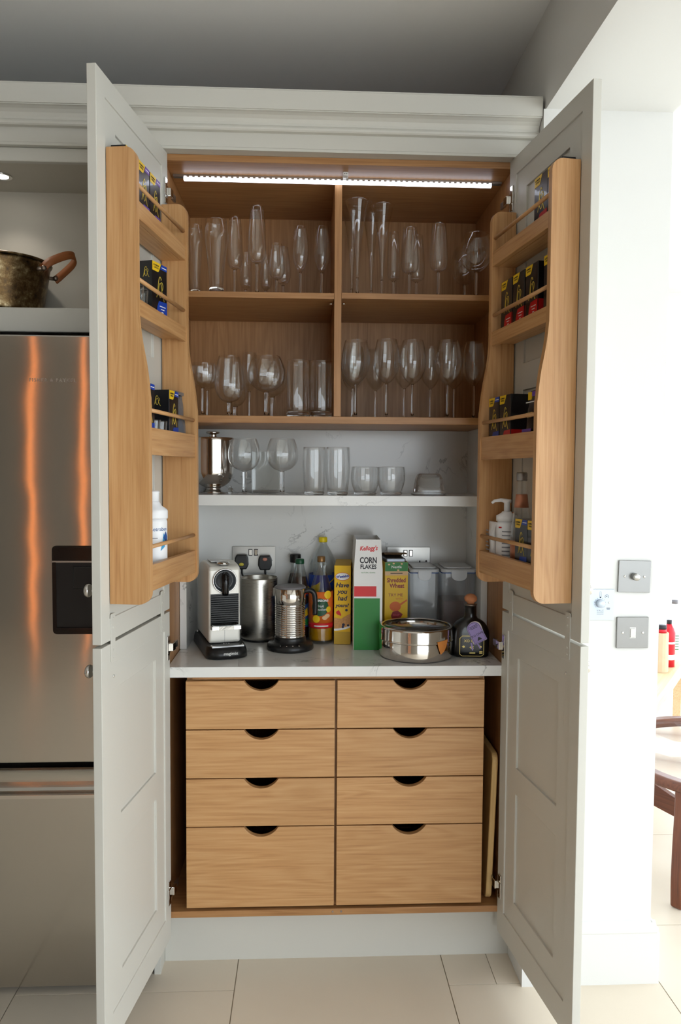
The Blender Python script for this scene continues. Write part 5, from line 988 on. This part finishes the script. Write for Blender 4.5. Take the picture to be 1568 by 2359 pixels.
# ================================================================== PAN IN THE NICHE
pr_ = atY(114, 607, 0.105); R = 0.138; o = thing('preserving_pan', 'tarnished copper preserving pan with leather handle in the niche', 'pan', (pr_.x-R, 0.102, 1.9945)); hR = pr_.z-1.9945
pf = smooth_curve([(R*0.70, 0.0008), (R*0.80, 0.004), (R*0.86, hR*0.3), (R*0.93, hR*0.65), (R*0.985, hR-0.006)], 4)
MB().lathe([(0, 0.0008)]+pf+[(R-0.004, hR-0.006)]+[(r-0.003, z) for r, z in pf[::-1] if z > 0.005]+[(0, 0.005)], 72).build('pan_body', 'aged_copper', o)
MB().lathe([(R-0.004, hR-0.0058), (R+0.0015, hR-0.0058), (R+0.003, hR-0.003), (R+0.001, hR), (R-0.003, hR), (R-0.004, hR-0.0058)], 72).build('rim', 'aged_copper', o)
lx, lz = R*0.955, hR-0.030
h1 = Vector((lx-0.012, -0.045, lz)); h2 = Vector((lx-0.012, 0.040, lz-0.004))
mb = MB(); path = smooth_curve([tuple(h1+Vector((0.016, -0.010, 0.0))), tuple(h1+Vector((0.040, -0.006, 0.022))), (lx+0.066, -0.022, lz+0.048), (lx+0.082, 0.0, lz+0.050), (lx+0.070, 0.022, lz+0.034), tuple(h2+Vector((0.040, 0.006, 0.010))), tuple(h2+Vector((0.018, 0.010, -0.006)))], 6)
for i, p_ in enumerate(path):
    a = Vector(path[max(i-1, 0)]); b_ = Vector(path[min(i+1, len(path)-1)]); t_ = (b_-a).normalized(); w_ = t_.cross(Vector((0.55, 0, -0.83))).normalized(); w_ = (Vector((-0.25, 0.1, 0.96))-t_*t_.dot(Vector((-0.25, 0.1, 0.96)))).normalized(); nn = t_.cross(w_)
    for (u, v) in ((-0.012, -0.002), (0.012, -0.002), (0.012, 0.002), (-0.012, 0.002)): mb.v.append(tuple(Vector(p_)+w_*u+nn*v))
for i in range(len(path)-1):
    for k in range(4): mb.f.append((i*4+k, i*4+(k+1) % 4, i*4+4+(k+1) % 4, i*4+4+k)); mb.sm.append(True)
mb.f += [(0, 1, 2, 3), tuple(range(len(path)*4-4, len(path)*4))]; mb.sm += [False]*2
mb.build('handle', 'leather', o)
for h_, sy in ((h1, -1), (h2, 1)):
    q_ = h_+Vector((0.016, 0.010*sy, 0.0)); MB().tube([tuple(h_+Vector((-0.012, 0, 0))), tuple(q_)], 0.006, 12).build('lug', 'pewter', o); MB().lathe([(0, -0.008), (0.006, -0.006), (0.0085, 0), (0.006, 0.006), (0, 0.008)], 18, tuple(q_+Vector((0.006, -0.004, 0)))).build('rivet', 'pewter', o)
# ================================================================== SWITCHES ON THE PILLAR
def plate(name, label, cat, a, b_, m='switch_steel', th_=0.006):
    A, B_ = atY(*a, -0.085), atY(*b_, -0.085); w, h = (B_.x-A.x)/2, (A.z-B_.z)/2; o = thing(name, label, cat, ((A.x+B_.x)/2, -0.0852, (A.z+B_.z)/2)); MB().prism(rounded(-w, w, -h, h, 0.002), 'Y', -th_, 0.0).build('plate', m, o, bevel=0.001); return o, w, h
o, w, h = plate('dimmer_switch', 'square steel dimmer switch with round knob, upper on the white pillar', 'switch', (1423, 1291), (1495, 1364)); o.rotation_euler = (0, 0.02, 0)
MB().lathe([(0, 0.0061), (0.0105, 0.0061), (0.0105, 0.022), (0.009, 0.0235), (0, 0.0235)], 32, axis='Y').build('knob', 'satin_steel', o)
for s in (-1, 1): MB().lathe([(0, 0.0061), (0.0038, 0.0061), (0.003, 0.0072), (0, 0.0074)], 14, (s*0.029, 0, 0), axis='Y').build('screw', 'chrome', o)
o, w, h = plate('light_switch', 'square steel rocker light switch, lower on the white pillar', 'switch', (1419, 1421), (1490, 1492))
box('rocker_frame', 'white_plastic', o, -0.009, 0.009, -0.0068, -0.0061, -0.016, 0.016); box('rocker', 'satin_steel', o, -0.0075, 0.0075, -0.0085, -0.0069, -0.0145, 0.013, bevel=0.0008)
for s in (-1, 1): MB().lathe([(0, 0.0061), (0.0038, 0.0061), (0.003, 0.0072), (0, 0.0074)], 14, (s*0.030, 0, 0), axis='Y').build('screw', 'chrome', o)
o, w, h = plate('thermostat', 'pale blue grey thermostat panel with round dial beside the light switches', 'thermostat', (1345, 1357), (1412, 1428), 'thermostat_plate', 0.003)
kx = -w+0.047
MB().lathe([(0, 0.0031), (0.0125, 0.0031), (0.0115, 0.016), (0.010, 0.0175), (0, 0.0175)], 36, (kx, 0, 0.004), axis='Y').build('dial', 'thermostat_plate', o)
for i in range(11): a = -0.7+4.54*i/10; MB().lathe([(0, 0.0031), (0.0007, 0.0031), (0.0007, 0.0035), (0, 0.0035)], 6, (kx-0.0165*math.cos(a), 0, 0.004+0.0165*math.sin(a)), axis='Y').build('dial_mark', 'print_dark', o)
MB().ribbon([(-0.0022, 0), (-0.0022, 0.016), (0, 0.018), (0.0022, 0.016), (0.0022, 0)], 0.0006).build('thermometer_icon', 'label_grey', o, FRONT(kx+0.001, -0.0031, 0.022)); MB().lathe([(0, 0.0031), (0.0022, 0.0031), (0.0022, 0.0036), (0, 0.0036)], 12, (kx+0.001, 0, 0.0215), axis='Y').build('thermometer_bulb', 'print_dark', o)
MB().ribbon([(0.0055*math.cos(a), 0.0055*math.sin(a)) for a in [-1.0+5.0*i/18 for i in range(19)]], 0.0008).build('fan_icon', 'print_dark', o, FRONT(kx+0.020, -0.0031, 0.024)); MB().lathe([(0, 0.0031), (0.0014, 0.0031), (0.0014, 0.0036), (0, 0.0036)], 10, (kx+0.020, 0, 0.0245), axis='Y').build('fan_dot', 'print_dark', o)
MB().lathe([(0, 0.0031), (0.003, 0.0031), (0.0025, 0.004), (0, 0.0042)], 12, (kx+0.027, 0, 0.006), axis='Y').build('screw', 'chrome', o)
text('brand_lettering', 'VALE', 0.0085, 'label_grey', o, FRONT(kx+0.001, -0.0032, -0.018), space=1.15); bars('sub_print', [0.020, 0.020], 0.0014, 0.004, 'label_grey', o, FRONT(kx+0.001, -0.0032, -0.026)); bars('note_print', [0.011, 0.009], 0.0014, 0.0035, 'print_dark', o, FRONT(kx+0.025, -0.0032, -0.012))
# ================================================================== GARDEN ROOM BEYOND THE PILLAR
tb = thing('coffee_table', 'round teak coffee table with glass top in the bright garden room', 'table', (1.56, 0.55, 0)); RT_ = 0.455; HT = 0.452
MB().lathe([(RT_-0.052, HT-0.030), (RT_, HT-0.030), (RT_+0.004, HT-0.016), (RT_, HT), (RT_-0.052, HT), (RT_-0.052, HT-0.030)], 72).build('rim', 'teak_X', tb)
MB().lathe([(0, HT-0.012), (RT_-0.0525, HT-0.012), (RT_-0.0525, HT-0.004), (0, HT-0.004)], 64).build('glass_top', 'window_glass', tb)
a0 = math.atan2(0.284-0.55, 1.215-1.56)
for k in range(4):
    a = a0+k*PI/2; rr = 0.415
    lg = smooth_curve([(rr-0.03, HT-0.0305), (rr-0.025, HT-0.12), (rr-0.02, 0.22), (rr+0.0, 0.10), (rr+0.012, 0.001)], 4); lo2 = smooth_curve([(rr+0.030, 0.001), (rr+0.034, 0.10), (rr+0.030, 0.22), (rr+0.022, HT-0.12), (rr+0.02, HT-0.0305)], 4)
    MB().prism(lg+lo2, 'Y', -0.021, 0.021).build('leg', 'teak_Z', tb, Matrix.Rotation(a, 4, 'Z'), bevel=0.008, seg=3)
for k in range(2):
    up_ = smooth_curve([(-0.392, 0.27), (-0.2, 0.20), (0, 0.175), (0.2, 0.20), (0.392, 0.27)], 5); dn = smooth_curve([(0.392, 0.16), (0.2, 0.125), (0, 0.115), (-0.2, 0.125), (-0.392, 0.16)], 5)
    if k == 0: MB().prism(up_+dn, 'Y', -0.012, 0.012).build('stretcher', 'teak_X', tb, Matrix.Rotation(a0, 4, 'Z'))
    else:
        for s in (-1, 1):
            u2 = [(x, z) for x, z in up_ if x*s > 0.014]; d2 = [(x, z) for x, z in dn if x*s > 0.014]; u2 = [(s*0.0126, 0.1752)]+u2 if s > 0 else u2+[(s*0.0126, 0.1752)]; d2 = d2+[(s*0.0126, 0.1151)] if s > 0 else [(s*0.0126, 0.1151)]+d2; MB().prism(u2+d2, 'Y', -0.012, 0.012).build('stretcher', 'teak_X', tb, Matrix.Rotation(a0+PI/2, 4, 'Z'))
# pine bench with bottles, behind the table
bz = 0.45; pa = atZ(1512, 1612, bz); ang = math.radians(90-34.6)
bn = thing('pine_bench', 'low pale pine bench carrying bottles behind the coffee table', 'bench', (pa.x, pa.y, 0), ang)
# local x runs along the front edge away from the camera, local y to its left/back
box('seat', 'pine_X', bn, -0.22, 1.2, -0.0, 0.32, bz-0.035, bz, bevel=0.002); box('apron', 'pine_X', bn, -0.19, 1.17, 0.02, 0.042, bz-0.11, bz-0.0355, bevel=0.001); box('apron', 'pine_X', bn, -0.19, 1.17, 0.278, 0.30, bz-0.11, bz-0.0355, bevel=0.001)
for (x, y) in ((-0.205, 0.015), (1.135, 0.015), (-0.205, 0.255), (1.135, 0.255)): box('leg', 'pine_X', bn, x, x+0.05, y+0.0285, y+0.0285+0.045 if y < 0.1 else y+0.022, 0.0005, bz-0.036) if False else box('leg', 'pine_X', bn, x, x+0.045, y+0.028 if y < 0.1 else y-0.03, y+0.073 if y < 0.1 else y+0.0225, 0.0005, bz-0.036)
ca, sa_ = math.cos(ang), math.sin(ang)
def bpos(px, py): q = atZ(px, py, bz+0.0005); return tuple(q)
o = thing('water_bottle', 'clear bottle with grey cap and white label on the pine bench', 'bottle', bpos(1550, 1512)); R = 0.045
pr = smooth_curve([(R, 0.006), (R, 0.08), (R, 0.17), (0.038, 0.22), (0.022, 0.27), (0.016, 0.305), (0.015, 0.315)], 4)
MB().lathe([(0, 0.0006), (R-0.003, 0.0006)]+pr+[(0.0135, 0.315)]+[(r-0.0015, z) for r, z in pr[::-1]]+[(0, 0.008)], 32).build('bottle_body', 'clear_glass', o); MB().lathe([(0, 0.3152), (0.018, 0.3152), (0.018, 0.338), (0, 0.338)], 24).build('cap', 'grey_plastic', o); arc_band(R, 0.02, 0.16, -1.6, 1.6, 20).build('label', 'white_print', o)
for k in range(6): arc_band(R+0.0005, 0.05+0.016*k, 0.054+0.016*k, -0.9, 0.2, 8).build('print_line', 'tube_green', o)
o = thing('red_bottle', 'bottle with bright red drink and white band on the pine bench', 'bottle', bpos(1538, 1534)); R = 0.034
MB().lathe([(0, 0.0006), (R, 0.0006), (R, 0.19), (0.026, 0.215), (0.013, 0.24), (0, 0.24)], 28).build('bottle_body', 'red_label', o); MB().lathe([(0, 0.2402), (0.014, 0.2402), (0.014, 0.262), (0, 0.262)], 20).build('cap', 'print_dark', o); arc_band(R, 0.04, 0.07, -2, 2, 20).build('white_band', 'white_print', o); arc_band(R, 0.13, 0.142, -2, 2, 20).build('white_band', 'white_print', o)
o = thing('wrapped_bottle', 'dark capped bottle wrapped in pale paper on the pine bench', 'bottle', bpos(1520, 1546)); R = 0.040
MB().lathe([(0, 0.0006), (R, 0.0006), (R*1.02, 0.06), (R*0.96, 0.15), (R*0.98, 0.215), (0, 0.215)], 14, smooth=False).build('paper_wrap', 'wrap_paper', o); MB().lathe([(0, 0.2152), (0.028, 0.2152), (0.026, 0.235), (0, 0.235)], 20).build('neck', 'red_label', o); MB().lathe([(0, 0.2352), (0.027, 0.2352), (0.027, 0.256), (0, 0.256)], 20).build('cap', 'print_dark', o)
# curtain pole with wooden finial, high in the garden room
o = thing('curtain_pole', 'pale curtain pole with brown finial just showing beside the pillar', 'curtain pole', tuple(atY(1542, 565, 2.2)))
MB().tube([(-0.45, 0, 0), (-0.004, 0, 0)], 0.012, 12).build('pole', 'white_plastic', o); MB().lathe([(0, -0.004), (0.02, -0.002), (0.022, 0.01), (0.012, 0.028), (0, 0.034)], 18, axis='X').build('finial', 'teak_X', o); MB().box(-0.36, -0.34, -0.008, 0.0, -0.02, 0.03).box(-0.45, -0.35, -0.004, 0.004, 0.018, 0.026).build('bracket', 'white_plastic', o)
# two slim amber wall lamps across the kitchen (they mirror in the fridge door)
for (x, lb) in ((-2.46, 'slim amber wall lamp farther left on the wall across the kitchen'), (-2.02, 'slim amber wall lamp nearer the glazed doors across the kitchen')):
    o = thing('wall_lamp', lb, 'lamp', (x, -4.6195, 0.02), 0, 'amber wall lamps'); box('back_plate', 'satin_steel', o, -0.02, 0.02, 0.0, 0.012, 0.0, 2.78); box('glow_tube', 'lamp_amber', o, -0.006, 0.006, 0.0125, 0.03, 0.02, 2.76)
